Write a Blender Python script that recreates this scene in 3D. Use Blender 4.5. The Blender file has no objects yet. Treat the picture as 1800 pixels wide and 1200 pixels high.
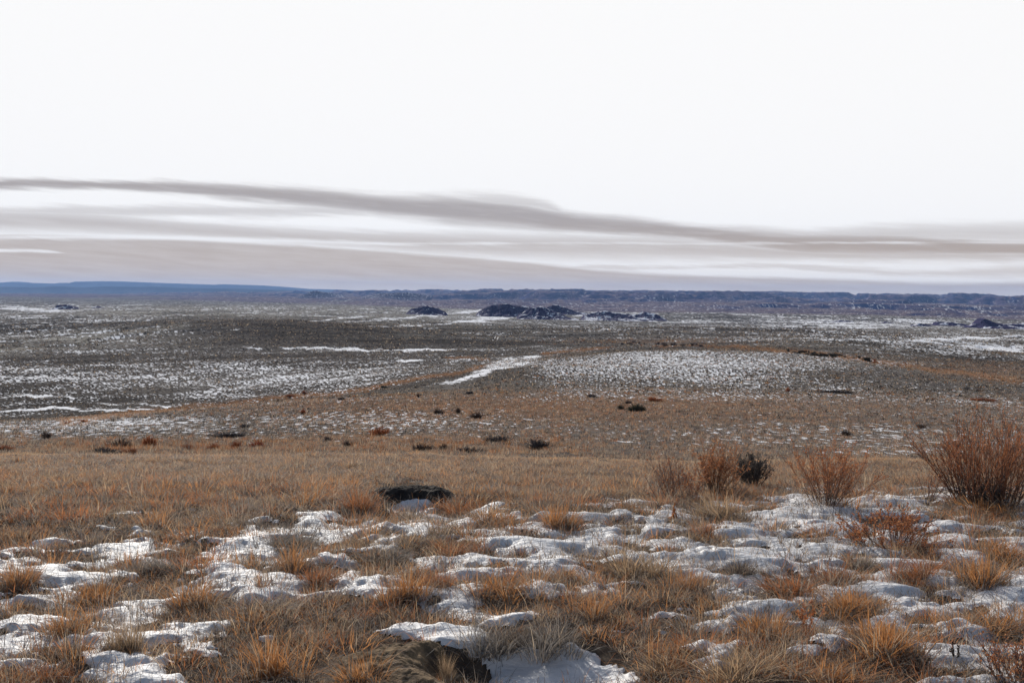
import bpy, math
import numpy as np
from mathutils import Vector, Matrix

C = bpy.context.scene.collection
SC = bpy.context.scene
RS = np.random.RandomState
F = 1766.0                        # focal length in pixels of an 1800 px wide frame
HOR = 522.0                       # row of the true horizon in that frame
PITCH = math.atan((600 - HOR) / F)
CP, SP = math.cos(PITCH), math.sin(PITCH)
TILT = .008                       # the camera leans a little: the horizon drops to the right
CR, SR = math.cos(math.atan(TILT)), math.sin(math.atan(TILT))
SUN_AZ, SUN_EL = math.radians(-20), math.radians(26)

# ------------------------------------------------------------------ noise
def _hash(ix, iy, seed):
    h = (ix.astype(np.int64) * 374761393 + iy.astype(np.int64) * 668265263 + seed * 1442695041) & 0x7fffffff
    h = ((h ^ (h >> 13)) * 1274126177) & 0x7fffffff
    return (h ^ (h >> 16)) & 0xffff
def perlin(x, y, seed=0):
    x = np.asarray(x, float); y = np.asarray(y, float)
    x0 = np.floor(x); y0 = np.floor(y); fx = x - x0; fy = y - y0
    ux = fx * fx * fx * (fx * (fx * 6 - 15) + 10); uy = fy * fy * fy * (fy * (fy * 6 - 15) + 10)
    def g(dx, dy):
        a = _hash(x0 + dx, y0 + dy, seed) * (2 * math.pi / 65536)
        return np.cos(a) * (fx - dx) + np.sin(a) * (fy - dy)
    a = g(0, 0); b = g(1, 0); c = g(0, 1); d = g(1, 1)
    return 1.4 * ((a + (b - a) * ux) + ((c + (d - c) * ux) - (a + (b - a) * ux)) * uy)
def fbm(x, y, seed=0, octs=4, rough=.5):
    s = 0; a = 1; n = 0
    for k in range(octs):
        s = s + a * perlin(x * 2 ** k, y * 2 ** k, seed + 17 * k); n += a; a *= rough
    return s / n
def sstep(a, b, x):
    t = np.clip((x - a) / (b - a), 0, 1); return t * t * (3 - 2 * t)

# ------------------------------------------------------------------ terrain heights
COLS = [0, 300, 600, 750, 900, 1200, 1500, 1800]
def prof(pairs): return pairs
NEAR = [(1, 2826), (2, 1413), (4, 707), (5.5, 514), (8, 353), (10, 320), (12, 300), (14, 290), (16, 284), (20, 290), (30, 296)]
TBL = {
 0:    NEAR + [(40, 280), (52, 262), (70, 240), (90, 226), (108, 222), (130, 232), (180, 215), (250, 193), (350, 140), (480, 112), (600, 92), (720, 79), (820, 77), (950, 66), (1150, 50), (1600, 36), (2300, 27), (3200, 19)],
 300:  NEAR + [(40, 280), (52, 262), (70, 236), (90, 212), (115, 197), (140, 205), (190, 195), (260, 176), (360, 136), (480, 106), (600, 82), (700, 60), (790, 42), (880, 37), (1000, 43), (1200, 40), (1600, 28), (2300, 20), (3200, 15)],
 600:  NEAR + [(40, 280), (52, 258), (70, 228), (90, 200), (125, 170), (150, 178), (210, 168), (280, 142), (380, 116), (500, 98), (600, 80), (690, 58), (780, 42), (860, 40), (1000, 47), (1200, 44), (1600, 36), (2300, 28), (3200, 19)],
 750:  NEAR + [(40, 280), (52, 257), (70, 227), (90, 200), (122, 170), (150, 160), (200, 146), (260, 130), (360, 112), (480, 97), (600, 80), (700, 72), (820, 69), (1000, 56), (1300, 47), (1700, 41), (2300, 32), (3200, 23)],
 900:  NEAR + [(40, 280), (52, 256), (70, 226), (90, 200), (120, 170), (150, 146), (190, 116), (230, 114), (300, 112), (400, 100), (520, 88), (700, 73), (900, 58), (1200, 51), (1700, 46), (2400, 40), (3200, 26)],
 1200: NEAR + [(40, 280), (52, 256), (70, 226), (90, 202), (120, 174), (160, 147), (210, 112), (260, 84), (310, 88), (420, 92), (560, 80), (700, 68), (900, 55), (1200, 52), (1700, 48), (2400, 43), (3200, 26)],
 1500: NEAR + [(40, 280), (52, 256), (70, 226), (90, 202), (120, 178), (160, 150), (210, 118), (240, 110), (300, 104), (400, 86), (520, 68), (640, 66), (800, 64), (1100, 57), (1700, 50), (2400, 45), (3200, 30)],
 1800: NEAR + [(40, 280), (52, 256), (70, 230), (90, 206), (120, 184), (160, 156), (205, 142), (260, 132), (350, 112), (450, 100), (560, 104), (700, 96), (900, 78), (1250, 64), (1800, 58), (2500, 52), (3200, 37)],
}
FAR = [(4500, None), (6000, 14), (9000, 9.5), (14000, 5), (22000, 3), (60000, 1.2)]
LN0, LN1, NLN = math.log(1.0), math.log(60000.0), 900
_ug = np.arange(-300, 2101, 30.0)
_lg = np.linspace(LN0, LN1, NLN)
_T = np.zeros((len(COLS), NLN))
for i, c in enumerate(COLS):
    ys = [p[0] for p in TBL[c]]; of = [p[1] for p in TBL[c]]
    tp = float(np.interp(c, [0, 500, 700, 900, 1200, 1500, 1800], [2, 1, -3, -6, -5, -4, -1]))
    ys += [4500, 6000, 9000, 12500, 15000, 22000, 60000]; of += [max(of[-1] * .80, 17), 13, 5 + tp * .45, tp * .9, tp, 2, 1.2]
    of = [o - TILT * (c - 900) * float(sstep(60, 150, Y)) * (1 - float(sstep(2500, 5000, Y))) for o, Y in zip(of, ys)]
    h = -np.array(of) * np.array(ys) / F
    _T[i] = np.interp(_lg, np.log(ys), h)
_G = np.zeros((len(_ug), NLN))
for k in range(NLN): _G[:, k] = np.interp(_ug, COLS, _T[:, k])
def _blur(a, axis, s):
    r = int(3 * s) + 1; k = np.exp(-.5 * (np.arange(-r, r + 1) / s) ** 2); k /= k.sum()
    p = np.pad(a, [(r, r) if ax == axis else (0, 0) for ax in range(2)], mode='edge')
    return np.apply_along_axis(lambda v: np.convolve(v, k, 'valid'), axis, p)
_G = _blur(_blur(_G, 1, 5.0), 0, 3.2)

# dirt features near the camera: (u, row) -> world is solved once the base surface exists
def _base(x, y):
    th = np.clip(np.arctan2(x, y), -.7, .7); d = np.hypot(x, y)
    Y = np.maximum(d * np.cos(th), 1.0); u = 900 + F * np.tan(th)
    fu = np.clip((u + 300) / 30, 0, len(_ug) - 1.001); fl = np.clip((np.log(Y) - LN0) / (LN1 - LN0) * (NLN - 1), 0, NLN - 1.001)
    iu = fu.astype(int); il = fl.astype(int); fu = fu - iu; fl = fl - il
    return (_G[iu, il] * (1 - fu) * (1 - fl) + _G[iu + 1, il] * fu * (1 - fl) + _G[iu, il + 1] * (1 - fu) * fl + _G[iu + 1, il + 1] * fu * fl), Y, u

def gully(x, y): return fbm(x / 520 + .4 * perlin(x / 90, y / 90, 72), y / 260, 71, 3, .55)
HOLLOWS = []      # (cx, cy, rx, ry, depth)
def H(x, y):
    x = np.asarray(x, float); y = np.asarray(y, float)
    h, Y, u = _base(x, y)
    g = lambda a, b: sstep(a, b, Y)
    near = 1 - g(30, 60)
    h = h + g(8, 14) * near * .13 * fbm(x / 5, y / 3.5, 8, 3)
    h = h + near * (.055 * fbm(x / .8, y / .6, 3, 3) + .022 * perlin(x / .26, y / .2, 9)) * np.clip(Y / 3, 0, 1)
    h = h + g(20, 60) * .10 * fbm(x / 3.5, y / 3.5, 5, 3)
    if Y.max() > 60:
        h = h + g(80, 200) * .8 * fbm(x / 34, y / 30, 11, 4)
        h = h + g(350, 900) * 2.6 * fbm(x / 170, y / 150, 21, 5)
        h = h + g(1800, 4500) * 4 * fbm(x / 620, y / 520, 31, 5)
        Yb = np.interp(u, [0, 500, 900, 1800], [8500, 5500, 3300, 3000])
        h = h - g(420, 800) * (1 - g(3500, 5000)) * 2.6 * np.exp(-(gully(x, y) / .035) ** 2)
        bw = .15 * sstep(Yb * 1.05, Yb * 1.4, Y) + .85 * sstep(Yb * 1.2, Yb * 3.0, Y + 1400 * perlin(x / 1300, y / 2500, 77)) * (1 - .45 * sstep(500, 100, u)) * (1 - sstep(15000, 19000, Y))
        n = fbm(x / 1300 + 3.1, y / 900, 41, 5, .55)
        rg = 1 - np.abs(fbm(x / 420, y / 380, 43, 4, .6)) * 2.2
        mesa = sstep(.04, .16, n) * 22 + sstep(.18, .28, n + .05 * rg) * 26
        h = h + bw * sstep(5000, 9000, Y) * 34 * fbm(x / 2300, y / 2600, 49, 3)
        h = h + bw * (mesa * 1.15 + 22 * rg * sstep(-.1, .2, n) - 14 + 9 * (1 - 2 * np.abs(fbm(x / 170, y / 260, 47, 3, .6))))
    for (cx, cy, rx, ry, dp) in HOLLOWS:
        q = ((x - cx) / rx) ** 2 + ((y - cy) / ry) ** 2
        h = h - dp * (1 - sstep(.15, 1.25, q + .12 * perlin(x / .3, y / .3, 60)))
    return h

def ray(u, row):
    a, b = u - 900.0, row - 600.0; a, b = a * CR + b * SR, -a * SR + b * CR
    d = np.array([a, F * CP - b * SP, -F * SP - b * CP]); return d / d[1]
def at(u, row, ymin=3.0, ymax=30000):
    d = ray(u, row); ys = np.exp(np.linspace(math.log(ymin), math.log(ymax), 6000))
    z = H(d[0] * ys, ys); hit = np.nonzero(d[2] * ys <= z)[0]
    y = ys[hit[0]] if len(hit) else ymax
    return float(d[0] * y), float(y), float(H(d[0] * y, y))
def on(x, y): return float(H(x, y))
def proj(x, y, z):
    c = y * CP - z * SP; v = y * SP + z * CP
    c = np.where(c > .05, c, .05)
    a, b = F * x / c, -F * v / c
    return 900 + a * CR - b * SR, 600 + a * SR + b * CR
def pxm(y): return F / y           # 1800-wide pixels per metre

_p = at(880, 1160); HOLLOWS.append((_p[0] + .10, _p[1] - .06, .50, .36, .13))
_p = at(735, 893); HOLLOWS.append((_p[0], _p[1], .55, .55, .10))

# ------------------------------------------------------------------ mesh helpers
def mesh_np(name, co, faces, smooth=False):
    me = bpy.data.meshes.new(name)
    co = np.ascontiguousarray(co, np.float32); faces = np.ascontiguousarray(faces, np.int32)
    nf, k = faces.shape
    me.vertices.add(len(co)); me.vertices.foreach_set('co', co.ravel())
    me.loops.add(nf * k); me.loops.foreach_set('vertex_index', faces.ravel())
    me.polygons.add(nf); me.polygons.foreach_set('loop_start', np.arange(0, nf * k, k, dtype=np.int32))
    try: me.polygons.foreach_set('loop_total', np.full(nf, k, np.int32))
    except Exception: pass
    me.polygons.foreach_set('use_smooth', np.full(nf, smooth, bool))
    me.update(calc_edges=True)
    return me
def attr(me, name, rgb):
    a = me.attributes.new(name, 'FLOAT_COLOR', 'POINT')
    d = np.ones((len(rgb), 4), np.float32); d[:, :rgb.shape[1]] = rgb
    a.data.foreach_set('color', d.ravel())
def link(name, me, mat, parent=None):
    o = bpy.data.objects.new(name, me); C.objects.link(o)
    if mat and not me.materials: me.materials.append(mat)
    if parent: o.parent = parent
    return o
def tag(o, label=None, cat=None, group=None, kind=None):
    if label: o['label'] = label
    if cat: o['category'] = cat
    if group: o['group'] = group
    if kind: o['kind'] = kind
    return o
def thing(name, loc, label, cat, group=None, rz=0):
    o = bpy.data.objects.new(name, None); C.objects.link(o); o.empty_display_size = .1
    o.location = loc; o.rotation_euler = (0, 0, rz); return tag(o, label, cat, group)
def grid_faces(nr, nc, wrap=False):
    i = np.arange(nr - 1)[:, None]; j = np.arange(nc if wrap else nc - 1)[None]
    j2 = (j + 1) % nc
    return np.stack([i * nc + j + 0 * i, i * nc + j2, (i + 1) * nc + j2, (i + 1) * nc + j], -1).reshape(-1, 4)

# ------------------------------------------------------------------ materials
class N:
    def __init__(s, name):
        s.m = bpy.data.materials.new(name); s.m.use_nodes = True; s.t = s.m.node_tree; s.t.nodes.clear()
        s.out = s.t.nodes.new('ShaderNodeOutputMaterial')
    def n(s, t, **k):
        a = s.t.nodes.new(t)
        for q, v in k.items(): setattr(a, q, v)
        return a
    def set(s, sock, v):
        if hasattr(v, 'default_value') or isinstance(v, bpy.types.NodeSocket): s.t.links.new(v, sock)
        else: sock.default_value = v
    def math(s, op, a, b=0.0, c=None, clamp=False):
        m = s.n('ShaderNodeMath', operation=op, use_clamp=clamp); s.set(m.inputs[0], a); s.set(m.inputs[1], b)
        if c is not None: s.set(m.inputs[2], c)
        return m.outputs[0]
    def mix(s, f, a, b, bt='MIX'):
        m = s.n('ShaderNodeMix', data_type='RGBA', blend_type=bt); s.set(m.inputs[0], f)
        s.set(m.inputs[6], a if not isinstance(a, tuple) else (*a, 1)); s.set(m.inputs[7], b if not isinstance(b, tuple) else (*b, 1)); return m.outputs[2]
    def noise(s, vec, scale, detail=3, rough=.5, dist=0.0):
        m = s.n('ShaderNodeTexNoise'); s.set(m.inputs['Vector'], vec); s.set(m.inputs['Scale'], scale)
        m.inputs['Detail'].default_value = detail; m.inputs['Roughness'].default_value = rough; m.inputs['Distortion'].default_value = dist
        return m.outputs[0]
    def ss(s, x, a, b):
        m = s.n('ShaderNodeMapRange', interpolation_type='SMOOTHSTEP'); s.set(m.inputs[0], x); s.set(m.inputs[1], a); s.set(m.inputs[2], b); return m.outputs[0]
    def attrib(s, name):
        a = s.n('ShaderNodeAttribute', attribute_name=name); sp = s.n('ShaderNodeSeparateColor'); s.t.links.new(a.outputs['Color'], sp.inputs[0]); return a.outputs['Color'], sp.outputs
    def bump(s, h, strength, dist):
        b = s.n('ShaderNodeBump'); b.inputs['Strength'].default_value = strength; b.inputs['Distance'].default_value = dist; s.set(b.inputs['Height'], h); return b.outputs[0]
    def pbsdf(s, col, rough=.9, normal=None, spec=.2, **k):
        b = s.n('ShaderNodeBsdfPrincipled'); s.set(b.inputs['Base Color'], col if not isinstance(col, tuple) else (*col, 1)); s.set(b.inputs['Roughness'], rough)
        b.inputs['Specular IOR Level'].default_value = spec
        if normal is not None: s.set(b.inputs['Normal'], normal)
        for q, v in k.items(): b.inputs[q].default_value = v
        s.t.links.new(b.outputs[0], s.out.inputs[0]); return b
    def pos(s): return s.n('ShaderNodeNewGeometry').outputs['Position']

def mat_blade(name, trans=.45, rough=.7, spec=.25):
    m = N(name); col, _ = m.attrib('tint')
    d = m.n('ShaderNodeBsdfPrincipled'); m.set(d.inputs['Base Color'], col); d.inputs['Roughness'].default_value = rough; d.inputs['Specular IOR Level'].default_value = spec
    t = m.n('ShaderNodeBsdfTranslucent'); m.set(t.inputs[0], col)
    x = m.n('ShaderNodeMixShader'); x.inputs[0].default_value = trans
    m.t.links.new(d.outputs[0], x.inputs[1]); m.t.links.new(t.outputs[0], x.inputs[2]); m.t.links.new(x.outputs[0], m.out.inputs[0])
    return m.m

def mat_ground():
    m = N('prairie_ground'); P = m.pos()
    _, a = m.attrib('cover')          # r snow amount, g rust grass, b pale grass
    _, b = m.attrib('detail')         # r hazed badlands tint, g fine speckle, b near
    snow, rust, pale = a[0], a[1], a[2]; clay_haze, speck, near = b[0], b[1], b[2]
    n1 = m.noise(P, .9, 5, .65); ms = m.n('ShaderNodeMapping'); m.set(ms.inputs[0], P); ms.inputs['Scale'].default_value = (.45, 1, 1)
    n2 = m.noise(ms.outputs[0], .07, 8, .66); n3 = m.noise(P, 7.0, 4, .6); n4 = m.noise(ms.outputs[0], .013, 7, .62)
    vf = m.n('ShaderNodeTexVoronoi'); m.set(vf.inputs['Vector'], P); vf.inputs['Scale'].default_value = .75
    base = m.mix(m.ss(n2, .35, .65), (.076, .067, .063), (.145, .130, .121))
    base = m.mix(m.ss(n4, .40, .62), base, (.180, .163, .150))
    base = m.mix(m.math('MULTIPLY', m.ss(n1, .40, .62), .6), base, (.055, .050, .046))
    # pale dry grass, rust-brown grass
    base = m.mix(m.math('MULTIPLY', pale, m.ss(n2, .3, .62)), base, (.34, .315, .27))
    base = m.mix(m.math('MULTIPLY', m.math('MULTIPLY', rust, .9), m.ss(m.math('ADD', n1, m.math('MULTIPLY', rust, .3)), .48, .74)), base, (.225, .118, .063))
    _, gr = m.attrib('grain')
    base = m.mix(m.ss(gr[0], .55, 1.0), base, (.026, .023, .022)); base = m.mix(m.math('MULTIPLY', m.ss(gr[0], .35, .0), .6), base, (.24, .22, .19))
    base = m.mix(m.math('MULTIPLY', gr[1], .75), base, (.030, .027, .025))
    # dark brush specks
    dk = m.math('MULTIPLY', m.ss(vf.outputs['Distance'], .42, .20), m.math('MULTIPLY', m.ss(n2, .42, .60), .75))
    base = m.mix(dk, base, (.040, .036, .034))
    # near soil
    base = m.mix(near, base, m.mix(m.ss(n3, .35, .7), (.060, .045, .036), (.16, .125, .095)))
    # badlands earth, with the blue of far haze mixed into its colour
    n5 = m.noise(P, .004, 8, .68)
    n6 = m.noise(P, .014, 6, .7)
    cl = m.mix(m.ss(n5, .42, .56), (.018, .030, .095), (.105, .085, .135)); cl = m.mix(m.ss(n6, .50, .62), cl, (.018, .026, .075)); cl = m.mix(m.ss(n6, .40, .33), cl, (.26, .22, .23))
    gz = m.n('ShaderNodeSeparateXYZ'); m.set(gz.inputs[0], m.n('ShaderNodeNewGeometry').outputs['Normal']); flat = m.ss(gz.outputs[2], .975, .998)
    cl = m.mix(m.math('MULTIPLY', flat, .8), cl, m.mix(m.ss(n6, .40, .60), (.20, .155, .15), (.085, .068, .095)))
    base = m.mix(clay_haze, base, cl)
    # snow: broad drifts, patches, and fine speckle between tufts
    s1 = m.math('ADD', m.math('MULTIPLY', m.noise(P, .045, 9, .60), .45), m.math('MULTIPLY', n1, .55))
    mp = m.n('ShaderNodeMapping'); m.set(mp.inputs[0], P); mp.inputs['Rotation'].default_value = (0, 0, .35); mp.inputs['Scale'].default_value = (1, .30, 1)
    fs = m.noise(mp.outputs[0], 2.3, 5, .62)
    s = m.mix(speck, s1, fs)
    th = m.math('SUBTRACT', .74, m.math('MULTIPLY', snow, .42))
    sm = m.ss(m.math('SUBTRACT', s, th), 0.0, .035)
    sm = m.math('MULTIPLY', sm, m.math('SUBTRACT', 1.0, near))
    colr = m.mix(sm, base, (.76, .76, .78))
    h = m.math('ADD', m.math('MULTIPLY', n3, .25), n1)
    db = m.n('ShaderNodeBsdfDiffuse'); m.set(db.inputs[0], colr); m.set(db.inputs['Normal'], m.bump(h, .5, .12)); m.t.links.new(db.outputs[0], m.out.inputs[0])
    return m.m

def mat_snow():
    m = N('old_snow'); P = m.pos()
    mp = m.n('ShaderNodeMapping'); m.set(mp.inputs[0], P); mp.inputs['Scale'].default_value = (1, 2.4, 1)
    n = m.noise(mp.outputs[0], 9, 4, .6); f = m.noise(P, 90, 2, .6)
    h = m.math('ADD', m.math('MULTIPLY', n, 1.0), m.math('MULTIPLY', f, .12))
    dirt = m.ss(m.noise(P, 45, 4, .7), .66, .74)
    m.pbsdf(m.mix(m.math('MULTIPLY', dirt, .8), (.68, .665, .66), (.28, .22, .18)), .6, m.bump(h, .6, .03), .3)
    return m.m

def mat_dirt(name, c1, c2, scale=14):
    m = N(name); P = m.pos(); n = m.noise(P, scale, 6, .65); n2 = m.noise(P, scale * 5, 3, .6)
    m.pbsdf(m.mix(m.ss(n, .35, .65), c1, c2), .95, m.bump(m.math('ADD', n, m.math('MULTIPLY', n2, .4)), .9, .04), .1)
    return m.m

def mat_butte():
    m = N('badlands_clay'); g = m.n('ShaderNodeNewGeometry'); P = g.outputs['Position']
    sp = m.n('ShaderNodeSeparateXYZ'); m.set(sp.inputs[0], P)
    band = m.noise(m.n('ShaderNodeCombineXYZ').outputs[0], 1)
    cb = m.n('ShaderNodeCombineXYZ'); m.set(cb.inputs[2], sp.outputs[2]); band = m.noise(cb.outputs[0], .35, 4, .7)
    n = m.noise(P, .05, 7, .65)
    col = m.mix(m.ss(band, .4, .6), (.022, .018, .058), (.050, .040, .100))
    nz = m.n('ShaderNodeSeparateXYZ'); m.set(nz.inputs[0], g.outputs['Normal'])
    _, a = m.attrib('cover')
    s = m.math('ADD', m.math('MULTIPLY', nz.outputs[2], .35), m.math('MULTIPLY', n, 1.0))
    col = m.mix(m.ss(m.math('ADD', s, m.math('MULTIPLY', a[0], .45)), .89, .95), col, (.75, .75, .8))
    m.pbsdf(col, .95, m.bump(n, .8, 4.0), .05)
    return m.m

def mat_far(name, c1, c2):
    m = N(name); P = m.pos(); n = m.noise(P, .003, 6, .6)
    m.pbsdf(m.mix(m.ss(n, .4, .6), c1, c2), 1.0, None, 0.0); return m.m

M_BLADE = mat_blade('dry_grass'); M_GROUND = mat_ground(); M_SNOW = mat_snow()
M_WOOD = mat_blade('shrub_wood', .08, .8, .2); M_LEAF = mat_blade('dry_leaf', .4, .9, .03)
M_DARKDIRT = mat_dirt('dark_dirt', (.022, .019, .018), (.07, .058, .05))
M_BANK = mat_dirt('bank_soil', (.055, .040, .030), (.21, .145, .085), 9)
M_BUTTE = mat_butte()
M_MESA = mat_far('mesa_rock_haze', (.05, .075, .11), (.075, .095, .13))  # blue of distant haze is painted into the rock colour

# ------------------------------------------------------------------ picture-guided cover maps, stored in world space on the ground
def blob(u, r, u0, r0, su, sr, ang=0):
    a = math.radians(ang); du = u - u0; dr = r - r0
    x = du * math.cos(a) + dr * math.sin(a); y = -du * math.sin(a) + dr * math.cos(a)
    return np.exp(-.5 * ((x / su) ** 2 + (y / sr) ** 2))
def line(u, r, pts, w, fade=None):
    best = np.zeros_like(u); pu = [p[0] for p in pts]; pr = [p[1] for p in pts]; ww = [p[2] if len(p) > 2 else w for p in pts]
    c = np.interp(u, pu, pr); wd = np.interp(u, pu, ww) * .72
    e = sstep(pu[0] - 12, pu[0] + 12, u) * (1 - sstep(pu[-1] - 12, pu[-1] + 12, u))
    return np.exp(-.5 * ((r - c) / wd) ** 2) * e
def cover(x, y, z):
    _, Y, _ = _base(x, y)
    u, r = proj(x, y, z)
    mid = sstep(25, 40, Y) * (1 - sstep(115, 150, Y))
    hill = sstep(100, 170, Y) * (1 - sstep(240, 330, Y)) * sstep(880, 980, u)
    vall = sstep(150, 200, Y) * (1 - hill)
    snow = .12 + mid * (.30 + .22 * blob(u, r, 200, 750, 200, 16) + .15 * blob(u, r, 750, 745, 170, 16) - .10 * blob(u, r, 1050, 720, 280, 22)
                        - .12 * sstep(775, 800, r) + .08 * blob(u, r, 1500, 770, 250, 22) + .18 * blob(u, r, 1550, 795, 90, 6))
    snow = snow + hill * (.27 + .19 * blob(u, r, 1190, 640, 210, 28) - .15 * sstep(1450, 1750, u) - .25 * sstep(.0, 1, 0 * u + blob(u, r, 1600, 660, 160, 12)))
    snow = snow + vall * (.22 + .13 * blob(u, r, 300, 665, 330, 22) + .12 * blob(u, r, 80, 660, 140, 22) - .15 * blob(u, r, 560, 585, 140, 14) + .10 * blob(u, r, 200, 590, 150, 12)
                          + .22 * blob(u, r, 1650, 598, 130, 8) + .3 * blob(u, r, 1750, 612, 70, 5) + .10 * blob(u, r, 1350, 590, 150, 6) + .2 * blob(u, r, 1500, 570, 150, 6))
    rw = r + 3.0 * perlin(u / 45, y / 300, 12) + 1.6 * perlin(u / 13, y / 100, 13)
    L = lambda *a: line(u, rw, *a)
    drift = np.maximum.reduce([
        L([(740, 682, 2), (800, 670, 4), (850, 655, 8), (880, 643, 8), (945, 628, 4)], 5) * (Y < 600),
        L([(430, 613, 1), (500, 611, 1.6), (600, 613, 2.6), (700, 615, 2.6), (790, 614, 1)], 3) * (Y > 250),
        L([(700, 634, 1.5), (740, 633, 2)], 2) * (Y > 250),
        L([(0, 697, 1), (50, 694, 2.4), (130, 699, 2)], 3) * (Y > 130) * .8, L([(0, 722, 1), (90, 716, 2), (160, 720, 2.4), (280, 719, 1)], 3) * (Y > 130) * .75,
        L([(150, 708, 2), (300, 712, 2)], 2) * (Y > 130) * .7,
        L([(600, 565, 1), (700, 560, 2), (870, 543, 2)], 2) * (Y > 600), L([(640, 575, 1), (760, 570, 2), (900, 556, 3)], 2) * (Y > 600),
        L([(330, 576, 1), (460, 571, 2), (640, 556, 1.5)], 2) * (Y > 900), L([(0, 541, 4), (60, 543, 3), (120, 548, 2)], 3) * (Y > 900) * .7,
        L([(1420, 683, 2), (1490, 685, 2)], 2) * (Y < 300) * .8, L([(1600, 598, 2), (1800, 590, 2)], 2) * (Y > 500) * .6,
        L([(1700, 606, 3), (1800, 618, 3)], 3) * (Y > 500) * .8])
    nz = fbm(x / 26, y / 40, 88, 5, .6)
    nb2 = fbm(x / 11, y / 22, 89, 5, .65)
    snow = np.clip(snow + drift * (.60 + .5 * nz + 1.0 * nb2) + .16 * nz, 0, 1.1)
    gl = gully(x, y) - .03; gg = sstep(420, 800, Y) * (1 - sstep(3500, 5000, Y))
    snow = snow + gg * .42 * np.exp(-(gl / .018) ** 2) * (.6 + .8 * nz) - .20 * blob(u, r, 560, 582, 190, 15) * (Y > 450)
    big = fbm(x / 130, y / 130, 91, 4, .55); snow = snow + vall * (.26 * big - .03)
    # streaks on the far plains
    far = sstep(800, 1500, Y)
    st = fbm(x / 220, y / 420, 99, 4, .6)
    snow = snow + far * .16 * (st > .12) * (1 - sstep(3500, 5000, Y))
    rust = mid * (.35 + .35 * blob(u, r, 1000, 715, 350, 18) - .35 * blob(u, r, 200, 750, 220, 18)) + hill * .12
    rust = np.maximum.reduce([rust, L([(100, 742, 8), (250, 722, 6), (400, 708, 5), (600, 690, 5), (700, 672, 5), (800, 656, 4), (860, 642, 3)], 5) * (Y < 400),
        L([(830, 690, 3), (900, 665, 3)], 3) * .5, L([(950, 622, 3), (1040, 612, 4), (1100, 603, 3), (1300, 610, 4), (1450, 622, 4), (1550, 637, 5), (1650, 650, 6), (1800, 668, 9)], 4) * (Y > 120) * (Y < 500),
        L([(780, 627, 2), (860, 631, 3)], 2) * (Y > 200) * .9, .6 * blob(u, r, 1150, 600, 120, 4), .5 * blob(u, r, 1750, 650, 120, 14), .35 * blob(u, r, 1600, 640, 300, 10) * (Y > 250)])
    pale = far * .35 + .9 * blob(u, r, 480, 547, 360, 7) * (Y > 950) + .9 * L([(-100, 625, 14), (0, 610, 13), (150, 590, 11), (330, 570, 6)], 8) * (Y > 450) + .5 * blob(u, r, 700, 560, 140, 8) * (Y > 950) + .5 * blob(u, r, 120, 600, 150, 14) * (Y > 400) + .4 * blob(u, r, 760, 580, 150, 12) * (Y > 400) + .5 * blob(u, r, 1650, 595, 150, 12) * (Y > 400)
    dark = .0
    # badlands tint on the far country, haze blue put into the colour
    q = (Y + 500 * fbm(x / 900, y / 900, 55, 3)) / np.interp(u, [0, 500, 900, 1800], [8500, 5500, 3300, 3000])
    clay_haze = sstep(.97, 1.12, q)
    clay_haze = clay_haze * (1 - .75 * (fbm(x / 900, y / 1500, 57, 3) > .20) * (Y < 9000) * (u < 700))
    snow = np.where(clay_haze > .5, .30 + .16 * fbm(x / 300, y / 260, 66, 3), snow)
    speck = np.clip(hill + .65 * mid + .35 * vall * (Y < 700), 0, 1) * (1 - np.clip(drift * 1.3, 0, 1))
    near = 1 - sstep(22, 34, Y)
    w1 = RS(5).uniform(-1, 1, len(Y)); w2 = RS(6).uniform(-1, 1, len(Y)); far2 = sstep(70, 150, Y) * (1 - sstep(5000, 9000, Y) * .6)
    snow = snow + far2 * (1 - np.clip(drift, 0, 1)) * (.26 * w1 + .05)
    grain = .5 + .5 * w2 * far2
    dk = np.clip(.85 * blob(u, r, 545, 582, 150, 16) * (Y > 500) + .5 * blob(u, r, 420, 640, 200, 5) * (Y > 200) + .9 * blob(u, r, 80, 712, 190, 18) * (Y > 120)  # first blob paints the left hill's slope shade, along with its brush tone
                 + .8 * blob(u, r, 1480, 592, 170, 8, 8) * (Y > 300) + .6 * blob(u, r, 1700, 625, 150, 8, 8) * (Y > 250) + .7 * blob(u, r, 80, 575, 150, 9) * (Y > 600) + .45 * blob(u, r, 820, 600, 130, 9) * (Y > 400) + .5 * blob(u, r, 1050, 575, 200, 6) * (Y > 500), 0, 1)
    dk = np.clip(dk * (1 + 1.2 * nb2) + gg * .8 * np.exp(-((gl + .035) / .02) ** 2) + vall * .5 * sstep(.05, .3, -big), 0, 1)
    return np.stack([snow, np.clip(rust, 0, 1), np.clip(pale, 0, 1)], -1), np.stack([clay_haze, speck, near], -1), np.stack([grain, dk, grain], -1)

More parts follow.
